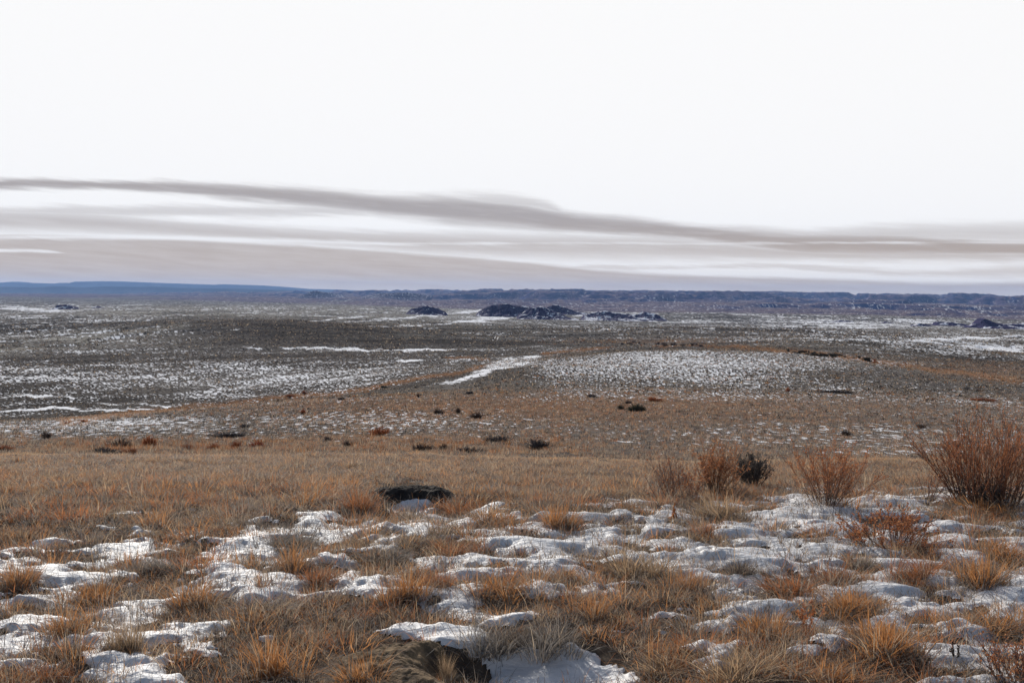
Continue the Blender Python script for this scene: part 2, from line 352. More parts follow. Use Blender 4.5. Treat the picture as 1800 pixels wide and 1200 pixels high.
def build_ground():
    A = math.radians(31.5)
    th = np.concatenate([np.linspace(-A, A, 760), np.linspace(A, 2 * math.pi - A, 90)[1:-1]])
    ys = np.concatenate([np.exp(np.linspace(math.log(.6), math.log(24), 330)), np.exp(np.linspace(math.log(24), math.log(3500), 560))[1:], np.exp(np.linspace(math.log(3500), math.log(15000), 200))[1:], np.exp(np.linspace(math.log(15000), math.log(30000), 25))[1:]])
    R, T = np.meshgrid(ys, th, indexing='ij')
    x = R * np.sin(T); y = R * np.cos(T)
    z = H(x, y)
    co = np.stack([x, y, z], -1).reshape(-1, 3)
    f = grid_faces(len(ys), len(th), True)[:, ::-1]
    n = len(th); ctr = np.tile([[0, 0, float(H(0., 0.))]], (1, 1)); co = np.vstack([co, ctr]); k = len(co) - 1; j = np.arange(0, n - 2, 2)
    f = np.vstack([f, np.stack([j + 2, j + 1, j, np.full(len(j), k)], -1)[:, ::-1]])
    me = mesh_np('ground', co, f, True)
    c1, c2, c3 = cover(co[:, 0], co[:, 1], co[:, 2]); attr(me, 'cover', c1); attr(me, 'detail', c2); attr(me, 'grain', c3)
    o = link('ground', me, M_GROUND); tag(o, kind='structure')
    return o
build_ground()

# ------------------------------------------------------------------ grass
PAL = np.array([(.50, .235, .09), (.43, .295, .18), (.31, .245, .19), (.235, .21, .19), (.40, .16, .065), (.11, .088, .078), (.58, .44, .30)])
def blades(x, y, z, h, ang, lean, w, face, rgb, segs=3, curl=None):
    """curved tapering strips; all arguments are arrays of one length"""
    n = len(x); T = {3: [0, .38, .72, 1], 2: [0, .55, 1], 1: [0, 1]}[segs]; W = {3: [1, .9, .6], 2: [1, .75], 1: [1]}[segs]
    lx, ly = np.cos(ang), np.sin(ang); sx, sy = np.cos(face), np.sin(face)
    V = []
    for t, ww in zip(T[:-1], W):
        b = lean * h * t ** 1.5; zz = h * t * (1 - .32 * lean * t)
        px, py, pz = x + lx * b, y + ly * b, z + zz
        V += [np.stack([px - sx * w * ww * .5, py - sy * w * ww * .5, pz], -1), np.stack([px + sx * w * ww * .5, py + sy * w * ww * .5, pz], -1)]
    b = lean * h; V.append(np.stack([x + lx * b, y + ly * b, z + h * (1 - .32 * lean)], -1))
    k = len(V); co = np.stack(V, 1).reshape(-1, 3)
    base = (np.arange(n) * k)[:, None]; tr = []
    for s in range(segs - 1): a = 2 * s; tr += [[a, a + 1, a + 3], [a, a + 3, a + 2]]
    a = 2 * (segs - 1); tr.append([a, a + 1, a + 2])
    f = (base[:, None, :] + np.array(tr)[None]).reshape(-1, 3)
    return co, f, np.repeat(rgb, k, 0)
def tufts(rs, cx, cy, rad, hgt, nb, rgb, wid, segs, spread=.75, zf=None, sink=.01, jit=.12):
    nb = nb.astype(int); idx = np.repeat(np.arange(len(cx)), nb); n = len(idx)
    a = rs.uniform(0, 2 * math.pi, n); q = np.sqrt(rs.uniform(0, 1, n))
    rr = rad[idx] * q * .5
    x = cx[idx] + np.cos(a) * rr; y = cy[idx] + np.sin(a) * rr
    z = (zf(x, y) if zf else np.zeros(n)) - sink
    la = a + rs.normal(0, .5, n); lean = np.clip(q * spread + rs.normal(0, .22, n), .02, 1.5)
    hh = hgt[idx] * np.clip(rs.normal(.8, .22, n), .25, 1.3)
    col = rgb[idx] * (1 + rs.normal(0, jit, n)[:, None])
    pick = rs.uniform(0, 1, n); g = PAL[2] * .9; col = np.where((pick < .18)[:, None], g, col); col = np.where((pick > .93)[:, None], PAL[6], col)
    return blades(x, y, z, hh, la, lean, wid[idx] * rs.uniform(.7, 1.3, n), rs.uniform(0, math.pi, n), np.clip(col, .01, .9), segs)
def join(parts):
    co, f, c = [], [], []; o = 0
    for a, b, d in parts: co.append(a); f.append(b + o); c.append(d); o += len(a)
    return np.vstack(co), np.vstack(f), np.vstack(c)
def blade_obj(name, parts, mat, parent=None):
    co, f, c = join(parts); me = mesh_np(name, co, f); attr(me, 'tint', c); return link(name, me, mat, parent)

# named tussocks of the foreground: u, base row, height px, width px, colour, label
OR, TA, GY, DK, RU = 0, 1, 3, 5, 4
TUS = [
 (125, 1115, 62, 80, OR, 'round orange bunchgrass tuft with a dark shaded base at the left edge of the snow'),
 (165, 1060, 50, 90, OR, 'broad orange bunchgrass tuft behind the round dark-based tuft at left'),
 (215, 1150, 85, 60, TA, 'tall pale orange bunchgrass tuft beside the wide snow patch at lower left'),
 (90, 1200, 40, 70, RU, 'rusty bunchgrass tuft cut by the lower left corner of the picture'),
 (275, 1005, 36, 60, GY, 'dark grey grass tuft amid orange grass on the left, above a blue snow patch'),
 (345, 1065, 62, 90, OR, 'large sandy orange grass clump right of the blue-shaded snow at left'),
 (505, 1000, 52, 60, OR, 'upright orange grass tuft standing right of the wide white snow patch at left'),
 (520, 960, 34, 90, GY, 'dark grey-green grass tuft just behind the snow at left of the dirt mound'),
 (560, 1025, 38, 70, RU, 'rust tuft with dark lower right side between two left snow patches'),
 (455, 1075, 30, 80, DK, 'dark matted grass tuft above the small white snow sliver'),
 (480, 1190, 90, 100, OR, 'brightest orange bunchgrass tuft, left of the bare dirt bank'),
 (635, 1200, 60, 100, OR, 'wide orange grass tuft in front of the bare dirt bank'),
 (778, 1200, 62, 34, TA, 'narrow spiky golden grass tuft in front of the dirt bank'),
 (845, 1145, 72, 90, GY, 'large grey and rust grass tuft standing in the shaded blue snow hollow'),
 (965, 1140, 74, 95, GY, 'big grey grass tuft overhanging the right side of the shaded snow hollow'),
 (900, 1140, 50, 60, DK, 'dark grass tuft between the two big tufts of the snow hollow'),
 (715, 1050, 62, 80, OR, 'pale orange tall tuft standing above the snow between the mound and the bank'),
 (770, 1035, 44, 60, RU, 'rust tuft with dark base right of the pale orange tall tuft'),
 (880, 1050, 58, 100, OR, 'wide orange tuft in the middle of the foreground snow'),
 (1040, 1085, 56, 70, OR, 'glowing orange tuft beyond the shaded snow hollow'),
 (985, 925, 56, 70, OR, 'orange tuft with a dark grey skirt on the snow right of the dirt mound'),
 (860, 925, 40, 95, OR, 'broad sandy tuft on the snow to the lower right of the dirt mound'),
 (800, 905, 36, 70, RU, 'rust grass tuft growing against the right end of the dirt mound'),
 (630, 900, 52, 60, RU, 'rust grass tuft growing against the left end of the dirt mound'),
 (675, 985, 34, 80, GY, 'grey spreading tuft on the snow below the dirt mound'),
 (810, 975, 30, 70, RU, 'small rust tuft between long snow ridges in the middle'),
 (1130, 1010, 60, 110, TA, 'hazy sandy grass clump in the middle right of the snow field'),
 (1212, 1040, 66, 50, OR, 'slender upright orange tuft on a dark grey base right of the centre'),
 (1300, 1010, 34, 60, DK, 'dark low tuft beside the blue-shaded snow at right of the centre'),
 (1280, 915, 60, 90, TA, 'fluffy sandy grass clump in front of the dark sagebrush'),
 (1385, 1045, 44, 100, RU, 'rusty brown tuft on the snow under the red-brown stalks'),
 (1490, 1075, 50, 95, OR, 'orange tuft in the centre of the large right-hand snow field'),
 (1475, 1025, 40, 80, RU, 'rust tuft with grey blades standing on the flat snow at right'),
 (1520, 1000, 40, 50, GY, 'dark grey spiky tuft near the small red-leaved sprig'),
 (1610, 1020, 50, 70, RU, 'red-brown tuft with a dark base above the biggest snow drift'),
 (1725, 1030, 84, 90, OR, 'tall golden orange tuft near the right edge above the snow drift'),
 (1760, 985, 50, 70, OR, 'golden tuft behind the tall golden one near the right edge'),
 (1560, 1145, 80, 130, OR, 'very wide orange and grey tuft in the lower right foreground'),
 (1355, 1120, 60, 90, OR, 'orange tuft left of the thin red seed stalk'),
 (1340, 1200, 75, 150, TA, 'wide golden grass tuft along the bottom edge, right of the centre'),
 (1180, 1185, 50, 110, TA, 'curly straw-coloured matted tuft at the bottom, right of the snow hollow'),
 (1470, 1200, 50, 120, OR, 'matted orange grass tuft at the bottom beside a white snow hump'),
 (1745, 1100, 44, 110, OR, 'low orange tuft spreading over the end of the biggest snow drift'),
 (1740, 905, 34, 110, OR, 'bright orange tuft lying under the largest shrub'),
 (30, 1030, 60, 70, OR, 'orange tuft cut by the left edge of the picture'),
]
TPOS = []
for t in TUS:
    x, y, z = at(t[0], t[1]); s = 1 / pxm(y); TPOS.append((x, y, z, t[2] * s, t[3] * s))

# snow amount near the camera, in world space
def cells(x, y, seed):
    return .95 * fbm(x / .36, y / .21, seed, 4, .55) + .35 * fbm(x / 1.2, y / .8, seed + 50, 2)
def snow_near(x, y):
    u, r = proj(x, y, H(x, y))
    d = -.055 + .0 * x
    d = d + .13 * sstep(905, 985, r + .10 * (u - 300) + 14 * perlin(u / 70, r / 70, 5)) * 1.0
    d = d - .62 * (1 - sstep(868, 912, r + 28 * sstep(1250, 1450, u) + 12 * sstep(800, 900, u)))
    d = d - .16 * sstep(700, 300, u) * sstep(1000, 900, r)
    d = d + .12 * blob(u, r, 1080, 950, 260, 40) + .20 * blob(u, r, 1620, 1070, 150, 40) + .14 * blob(u, r, 1500, 980, 120, 26)
    d = d + .14 * blob(u, r, 430, 970, 60, 28) + .14 * blob(u, r, 300, 1120, 80, 30) + .3 * blob(u, r, 1430, 920, 70, 16) + .3 * blob(u, r, 1560, 887, 110, 9)
    d = d + .35 * blob(u, r, 600, 890, 40, 12, -20) + 1.0 * blob(u, r, 722, 888, 24, 9)
    d = d - .7 * blob(u, r, 560, 1090, 85, 26) + .08 * blob(u, r, 420, 975, 110, 30) + .08 * blob(u, r, 60, 1130, 80, 40) - 1.0 * blob(u, r, 650, 1180, 130, 40) - .45 * blob(u, r, 1080, 1120, 100, 40) - .6 * blob(u, r, 720, 1100, 60, 12)
    d = d + 1.3 * blob(u, r, 960, 1175, 70, 26) + 1.2 * blob(u, r, 745, 1117, 62, 9, 6) - 1.2 * blob(u, r, 700, 1175, 90, 30) + .9 * blob(u, r, 860, 1160, 50, 18, 25) + .4 * blob(u, r, 830, 1075, 60, 22) - .35 * blob(u, r, 1300, 1180, 150, 25)
    for (tx, ty, tz, th, tw) in TPOS:
        if ty > 3.5: d = d - .5 * np.exp(-(((x - tx) / (tw * .42)) ** 2 + ((y - ty) / (tw * .42)) ** 2))
    return d + 1.05 * cells(x, y, 201) + .12 * perlin(x / .07, y / .09, 207)

def build_snow():
    ys = np.exp(np.linspace(math.log(3.2), math.log(21), 560)); s = np.linspace(-.60, .60, 960)
    Yg, S = np.meshgrid(ys, s, indexing='ij'); x = S * Yg; y = Yg
    m = snow_near(x, y); g = H(x, y)
    th = sstep(0, .40, m) * .024 + sstep(-.03, .07, m) * .008 - .010 * (m < .0) - .03 * sstep(0, -.12, m)
    z = g + th + (.012 * fbm(x / .24, y / .09, 211, 4, .6) + .020 * perlin(x / .55, y / .19, 215)) * sstep(0, .25, m)
    keep = (m > -.05).ravel(); co = np.stack([x, y, z], -1).reshape(-1, 3)
    f = grid_faces(len(ys), len(s))[:, ::-1]; f = f[keep[f].all(1)]
    used = np.unique(f); rm = np.zeros(len(co), int); rm[used] = np.arange(len(used))
    me = mesh_np('snow', co[used], rm[f], True)
    tag(link('snow', me, M_SNOW), 'thin wind-crusted old snow lying in patches between the grass tufts', 'snow', kind='stuff')
build_snow()

def zsurf(x, y): return H(x, y)
def grass_near():
    rs = RS(4); parts = []
    # dense layer: 3.4 - 22 m
    n = 80000
    Y = np.sqrt(rs.uniform(3.3 ** 2, 22 ** 2, n)); x = rs.uniform(-.58, .58, n) * Y; y = Y
    m = snow_near(x, y); z = H(x, y); u, r = proj(x, y, z)
    clump = fbm(x / .55, y / .55, 301, 3); tone = fbm(x / 1.4, y / 1.4, 305, 3)
    belt = sstep(8, 10, Y)
    p = np.where(m > .0, np.clip(.60 - 1.1 * m, .22, .7), .85) * np.clip(.75 + 1.3 * clump + .4 * belt, .15, 1)
    bare = 1.5 * blob(u, r, 705, 1172, 85, 28) + blob(u, r, 722, 870, 60, 16) + blob(u, r, 930, 1165, 90, 26) + blob(u, r, 760, 1122, 60, 9)
    p = p * (1 - np.clip(1.5 * bare, 0, .97))
    k = rs.uniform(0, 1, n) < p
    x, y, Y, m, clump, tone, belt = [a[k] for a in (x, y, Y, m, clump, tone, belt)]; n = len(x)
    q = rs.uniform(0, 1, n) + .9 * tone
    ci = np.select([q < .0, q < .18, q < .42, q < .70, q < .9], [5, 3, 2, 1, 0], 4)
    onsn = (m > .03) & (rs.uniform(0, 1, n) < .65); ci = np.where(onsn, 3, ci)
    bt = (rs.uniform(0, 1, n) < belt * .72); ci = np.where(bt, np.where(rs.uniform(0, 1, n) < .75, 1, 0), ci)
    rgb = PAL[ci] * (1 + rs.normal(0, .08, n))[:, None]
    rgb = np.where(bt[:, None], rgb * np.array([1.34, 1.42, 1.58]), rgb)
    hgt = np.clip(.058 + .070 * clump + rs.normal(0, .018, n), .025, .17) * np.where(onsn, .9, 1)
    hgt = hgt * (1 - .30 * belt)
    rad = np.clip(rs.normal(.060, .02, n), .025, .14) * (1 + .4 * belt)
    nb = np.where(onsn, 9, 20) * np.clip(1.25 - Y / 26, .45, 1) + rs.randint(0, 6, n)
    wid = .0013 + .00033 * Y
    for a, b, sg in ((0, 8, 3), (8, 30, 2)):
        s = (Y >= a) & (Y < b)
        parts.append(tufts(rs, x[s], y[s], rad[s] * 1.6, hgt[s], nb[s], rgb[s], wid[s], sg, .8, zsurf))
    n = 150000; Y = np.sqrt(rs.uniform(3.3 ** 2, 14 ** 2, n)); x = rs.uniform(-.58, .58, n) * Y; m = snow_near(x, Y); u, r = proj(x, Y, H(x, Y))
    k = (m < .03) & (rs.uniform(0, 1, n) > 1.3 * (1.3 * blob(u, r, 705, 1174, 85, 28) + blob(u, r, 722, 868, 50, 12))); x, Y = x[k], Y[k]; n = len(x)
    parts.append(blades(x, Y, H(x, Y) + .004, rs.uniform(.04, .12, n), rs.uniform(0, 6.28, n), rs.uniform(.9, 2.2, n), .0013 + .0003 * Y, rs.uniform(0, 3.14, n), PAL[rs.choice([2, 3, 5, 3, 0, 1, 3, 4, 5], n)] * rs.uniform(.7, 1.4, (n, 1)), 2))
    n = 6500; Y = np.sqrt(rs.uniform(3.5 ** 2, 15 ** 2, n)); x = rs.uniform(-.58, .58, n) * Y; m = snow_near(x, Y); u, r = proj(x, Y, H(x, Y)); cl = fbm(x / 1.1, Y / 1.1, 333, 3)
    k = (rs.uniform(0, 1, n) < np.clip(.55 + .9 * cl - .9 * m, .08, .9)) & (blob(u, r, 705, 1175, 90, 30) + blob(u, r, 722, 870, 45, 18) + blob(u, r, 945, 1160, 85, 30) < .30); x, Y, cl = x[k], Y[k], cl[k]; n = len(x)
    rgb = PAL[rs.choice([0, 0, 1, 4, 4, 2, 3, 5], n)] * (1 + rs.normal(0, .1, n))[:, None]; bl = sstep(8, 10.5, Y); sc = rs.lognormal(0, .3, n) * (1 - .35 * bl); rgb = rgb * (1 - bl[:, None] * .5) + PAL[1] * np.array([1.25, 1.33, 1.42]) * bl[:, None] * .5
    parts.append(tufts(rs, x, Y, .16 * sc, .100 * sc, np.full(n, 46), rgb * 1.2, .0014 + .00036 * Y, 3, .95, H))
    n = 15000; Y = np.sqrt(rs.uniform(3.4 ** 2, 13 ** 2, n)); x = rs.uniform(-.58, .58, n) * Y; u, r = proj(x, Y, H(x, Y)); cl = fbm(x / .5, Y / .4, 343, 3)
    k = (rs.uniform(0, 1, n) < np.clip(.5 + 1.1 * cl, .05, .95)) & (blob(u, r, 705, 1175, 90, 30) + blob(u, r, 722, 880, 45, 20) + blob(u, r, 945, 1160, 95, 32) < .25); x, Y, cl = x[k], Y[k], cl[k]; n = len(x)
    rgb = PAL[rs.choice([0, 1, 1, 6, 2, 3, 5], n)] * (1 + rs.normal(0, .1, n))[:, None] * 1.15; sc = rs.lognormal(0, .3, n)
    parts.append(tufts(rs, x, Y, .10 * sc, .062 * sc, np.full(n, 20), rgb, .0013 + .0003 * Y, 2, 1.0, H, 0.0))
    # lone thin blades poking through the snow
    n = 110000; Y = np.sqrt(rs.uniform(3.3 ** 2, 13 ** 2, n)); x = rs.uniform(-.58, .58, n) * Y
    m = snow_near(x, Y); k = (m > 0) & (rs.uniform(0, 1, n) < .8); x, Y = x[k], Y[k]; n = len(x)
    u, r = proj(x, Y, H(x, Y)); k = rs.uniform(0, 1, n) > 1.6 * (blob(u, r, 960, 1175, 80, 28) + blob(u, r, 760, 1130, 60, 11)); x, Y = x[k], Y[k]; n = len(x)
    parts.append(blades(x, Y, H(x, Y), rs.uniform(.03, .13, n), rs.uniform(0, 6.28, n), rs.uniform(.1, 1.2, n), .0016 + .0003 * Y, rs.uniform(0, 3.14, n), PAL[rs.choice([3, 3, 5, 5, 2, 1], n)] * .8, 3))
    o = blade_obj('grass', parts, M_BLADE); tag(o, 'dry tan and grey grass covering the near rise between the snow patches', 'grass', kind='stuff')
def grass_far():
    rs = RS(7); parts = []
    for (y0, y1, dens, nb, seg, h, rd, wd, vmin) in ((22, 36, 2.2, 8, 1, .2, .22, .03, 0), (36, 60, 15, 9, 1, .19, .22, .022, 0), (60, 80, 9, 9, 1, .2, .22, .03, 0), (80, 140, 3.6, 6, 1, .24, .3, .055, 0), (140, 330, .5, 5, 1, .30, .5, .13, 0)):
        area = .58 * (y1 ** 2 - y0 ** 2); n = int(area * dens)
        Y = np.sqrt(rs.uniform(y0 ** 2, y1 ** 2, n)); x = rs.uniform(-.57, .57, n) * Y
        z = H(x, Y); u, r = proj(x, Y, z); c = cover(x, Y, z)[0]; rust = c[:, 1]
        cl = fbm(x / 4.0, Y / 4.0, 401, 3)
        if y0 >= 140: k = (u > 860) & (rs.uniform(0, 1, n) < .8)
        else: rb = (blob(u, r, 300, 788, 190, 9) + blob(u, r, 700, 782, 130, 12)) * (Y < 60); k = rs.uniform(0, 1, n) < np.clip(.55 + 1.0 * cl + .25 * rust + rb, .05, 1); rust = np.clip(rust + .5 * rb, 0, 1)
        x, Y, z, rust, cl = x[k], Y[k], z[k], rust[k], cl[k]; n = len(x)
        q = rs.uniform(0, 1, n); orange = q < np.clip(rust * 1.05 + .3 * cl, .04, .9)
        tn = (rs.uniform(0, 1, n) < (1 - sstep(36, 62, Y + 6 * cl)) * .6)
        ci = np.where(tn, rs.choice([1, 1, 2, 0], n), 0); ci = np.where(tn, ci, np.where(orange, rs.choice([0, 0, 1, 4], n), rs.choice([3, 5, 5, 2, 5], n)))
        rgb = PAL[ci] * (1 + rs.normal(0, .12, n))[:, None] * np.where(ci == 5, .4, .95)[:, None]
        rgb = rgb * .75 + rgb.mean(1, keepdims=True) * .25
        parts.append(tufts(rs, x, Y, np.full(n, rd) * rs.uniform(.6, 1.5, n), np.full(n, h) * rs.uniform(.5, 1.3, n), np.full(n, nb), rgb, np.full(n, wd), seg, .7, H))
    n = 9000; Y = rs.uniform(41, 58, n); x = rs.uniform(-.54, .54, n) * Y; z = H(x, Y); u, r = proj(x, Y, z); cl = fbm(x / 2.2, Y / 1.3, 441, 3)
    rb = np.clip(blob(u, r, 210, 787, 90, 9) + blob(u, r, 390, 786, 90, 7) + .8 * blob(u, r, 720, 786, 130, 10) + .6 * blob(u, r, 900, 780, 120, 9), 0, 1)
    k = rs.uniform(0, 1, n) < rb * np.clip(.12 + 1.3 * cl, 0, .5); x, Y, z = x[k], Y[k], z[k]; n = len(x)
    rgb = PAL[rs.choice([4, 4, 0, 5, 5, 3], n)] * (1 + rs.normal(0, .15, n))[:, None] * .9
    parts.append(tufts(rs, x, Y, rs.uniform(.3, .7, n), rs.uniform(.16, .42, n), np.full(n, 26), rgb, np.full(n, .022), 1, .7, H))
    o = blade_obj('grass', parts, M_BLADE); tag(o, 'small bunchgrass covering the slope and the rounded hill beyond the near rise', 'grass', kind='stuff')
def brush():
    rs = RS(17); parts = []
    for (y0, y1, n, nb) in ((120, 330, 60000, 5), (330, 1500, 90000, 4), (1500, 3200, 30000, 3)):
        Y = np.exp(rs.uniform(math.log(y0), math.log(y1), n)); x = rs.uniform(-.57, .57, n) * Y; z = H(x, Y); u, r = proj(x, Y, z); c = cover(x, Y, z)[0]
        cl = fbm(x / (Y * .05), Y / (y0 * .25), 431, 4, .6)
        hump = 1.4 * blob(u, r, 520, 580, 150, 16) + .5 * blob(u, r, 1500, 600, 200, 16) + .5 * blob(u, r, 120, 640, 200, 20)
        k = rs.uniform(0, 1, n) < np.clip(.40 + 1.5 * cl + .5 * hump - .7 * (c[:, 0] > .75), .03, 1); x, Y, z, c, cl, u, r = x[k], Y[k], z[k], c[k], cl[k], u[k], r[k]; n = len(x)
        ci = np.where(rs.uniform(0, 1, n) < c[:, 1] * .9, rs.choice([0, 4, 1], n), rs.choice([5, 5, 5, 3, 2], n))
        rgb = PAL[ci] * np.where(ci == 5, .55, .72)[:, None] * (1 + rs.normal(0, .15, n))[:, None]
        sc = np.clip(Y / 400, .55, 2.2) * np.minimum(rs.lognormal(-.1, .5, n), 2.2)
        parts.append(tufts(rs, x, Y, .75 * sc, .30 * sc, np.full(n, nb + 1), rgb, .30 * sc, 1, 1.1, None if False else H, .05))
    o = blade_obj('brush', parts, M_LEAF); tag(o, 'low dark brush dotted over the hill, the valley floor and the plains', 'brush', kind='stuff')
grass_near(); grass_far(); brush()

def build_tussocks():
    protos = {}
    for i, (t, p) in enumerate(zip(TUS, TPOS)):
        key = (t[4], i % 3)
        if key not in protos:
            rs = RS(50 + 7 * t[4] + i % 3); nb = 420
            cx = rs.normal(0, .24, 9); cy = rs.normal(0, .24, 9); z0 = np.zeros(9); hs = rs.uniform(.45, 1.12, 9)
            main = PAL[t[4]]
            a = tufts(rs, cx, cy, np.full(9, .5), hs, rs.randint(20, 70, 9), np.repeat(main[None], 9, 0), np.full(9, .016), 3, .85, None, .03)
            b = tufts(rs, cx, cy, np.full(9, .8), np.full(9, .55), np.full(9, 34), np.repeat(PAL[3][None] * .8, 9, 0), np.full(9, .015), 3, 1.35, None, .03)
            co, f, c = join([a, b]); me = mesh_np('tussock', co, f); attr(me, 'tint', c); me.materials.append(M_BLADE); protos[key] = me
        o = bpy.data.objects.new('grass_tussock', protos[key]); C.objects.link(o)
        x, y, z, h, w = p
        o.location = (x, y, z); sx = w * .82; o.scale = (sx, sx, h * 1.05); o.rotation_euler = (0, 0, i * 1.7)
        tag(o, t[5], 'grass tuft', 'bunchgrass tussocks in the foreground')
build_tussocks()

# ------------------------------------------------------------------ shrubs
def tubes(P, R, rgb, sides=3):
    """P (n,k,3) centre lines, R (n,k) radii, rgb (n,k,3)"""
    n, k, _ = P.shape
    T = np.gradient(P, axis=1); T /= np.linalg.norm(T, axis=2, keepdims=True) + 1e-9
    ref = np.array([.31, .17, .05]); A = np.cross(T, ref); A /= np.linalg.norm(A, axis=2, keepdims=True) + 1e-9; B = np.cross(T, A)
    V = np.stack([P + (A * math.cos(2 * math.pi * s / sides) + B * math.sin(2 * math.pi * s / sides)) * R[..., None] for s in range(sides)], 2)
    co = V.reshape(-1, 3); fs = []
    base = (np.arange(n) * k * sides)[:, None]
    for j in range(k - 1):
        for s in range(sides):
            a = j * sides + s; b = j * sides + (s + 1) % sides
            fs += [[a, b, b + sides], [a, b + sides, a + sides]]
    f = (base[:, None, :] + np.array(fs)[None]).reshape(-1, 3)
    return co, f, np.repeat(rgb.reshape(-1, 3), sides, 0)
def shoots(rs, p0, d0, L, k, up=.5, wig=.08, r0=.003, r1=.0008):
    n = len(L); t = np.linspace(0, 1, k); P = np.zeros((n, k, 3)); P[:, 0] = p0; d = d0.copy()
    for j in range(1, k):
        d = d + rs.normal(0, wig, (n, 3)); d[:, 2] += up / k; d /= np.linalg.norm(d, axis=1, keepdims=True)
        P[:, j] = P[:, j - 1] + d * (L / (k - 1))[:, None]
    R = (r0 + (r1 - r0) * t[None]) * np.ones((n, 1))
    return P, R
def branch_off(rs, P, per, t0, t1, Lf, ang, k, **kw):
    n, kk, _ = P.shape; idx = np.repeat(np.arange(n), per); m = len(idx)
    t = rs.uniform(t0, t1, m) * (kk - 1); i = np.minimum(t.astype(int), kk - 2); fr = (t - i)[:, None]
    p = P[idx, i] * (1 - fr) + P[idx, i + 1] * fr; tan = P[idx, i + 1] - P[idx, i]; sl = np.linalg.norm(tan, axis=1, keepdims=True); tan /= sl
    L = Lf * sl[:, 0] * (kk - 1) * rs.uniform(.5, 1.2, m) * (1.15 - .6 * t / (kk - 1))
    off = rs.normal(0, 1, (m, 3)); off -= tan * (off * tan).sum(1, keepdims=True); off /= np.linalg.norm(off, axis=1, keepdims=True)
    d = tan + off * np.tan(ang * rs.uniform(.5, 1.3, m))[:, None]; d /= np.linalg.norm(d, axis=1, keepdims=True)
    return shoots(rs, p, d, L, k, **kw)
def flecks(rs, P, per, t0, size, rgb):
    n, kk, _ = P.shape; idx = np.repeat(np.arange(n), per); m = len(idx)
    t = rs.uniform(t0, 1, m) * (kk - 1); i = np.minimum(t.astype(int), kk - 2); fr = (t - i)[:, None]
    p = P[idx, i] * (1 - fr) + P[idx, i + 1] * fr; tan = P[idx, i + 1] - P[idx, i]; tan /= np.linalg.norm(tan, axis=1, keepdims=True)
    d = tan * .7 + rs.normal(0, .55, (m, 3)); d /= np.linalg.norm(d, axis=1, keepdims=True); s = np.cross(d, rs.normal(0, 1, (m, 3))); s /= np.linalg.norm(s, axis=1, keepdims=True)
    sz = size * rs.uniform(.6, 1.5, m)[:, None]
    V = np.stack([p, p + d * sz * .5 + s * sz * .28, p + d * sz, p + d * sz * .5 - s * sz * .28], 1).reshape(-1, 3)
    f = ((np.arange(m) * 4)[:, None, None] + np.array([[0, 1, 2], [0, 2, 3]])[None]).reshape(-1, 3)
    col = np.array(rgb)[rs.randint(0, len(rgb), m)] * (1 + rs.normal(0, .12, m))[:, None]
    return V, f, np.repeat(col, 4, 0)
def lerp(a, b, n, k, pw=1.0):
    t = (np.linspace(0, 1, k) ** pw)[None, :, None]; return np.array(a) * (1 - t) + np.array(b) * t + np.zeros((n, k, 3))
GREYW, RED, ORG, DARKW = (.13, .11, .10), (.50, .19, .075), (.54, .24, .10), (.055, .046, .044)
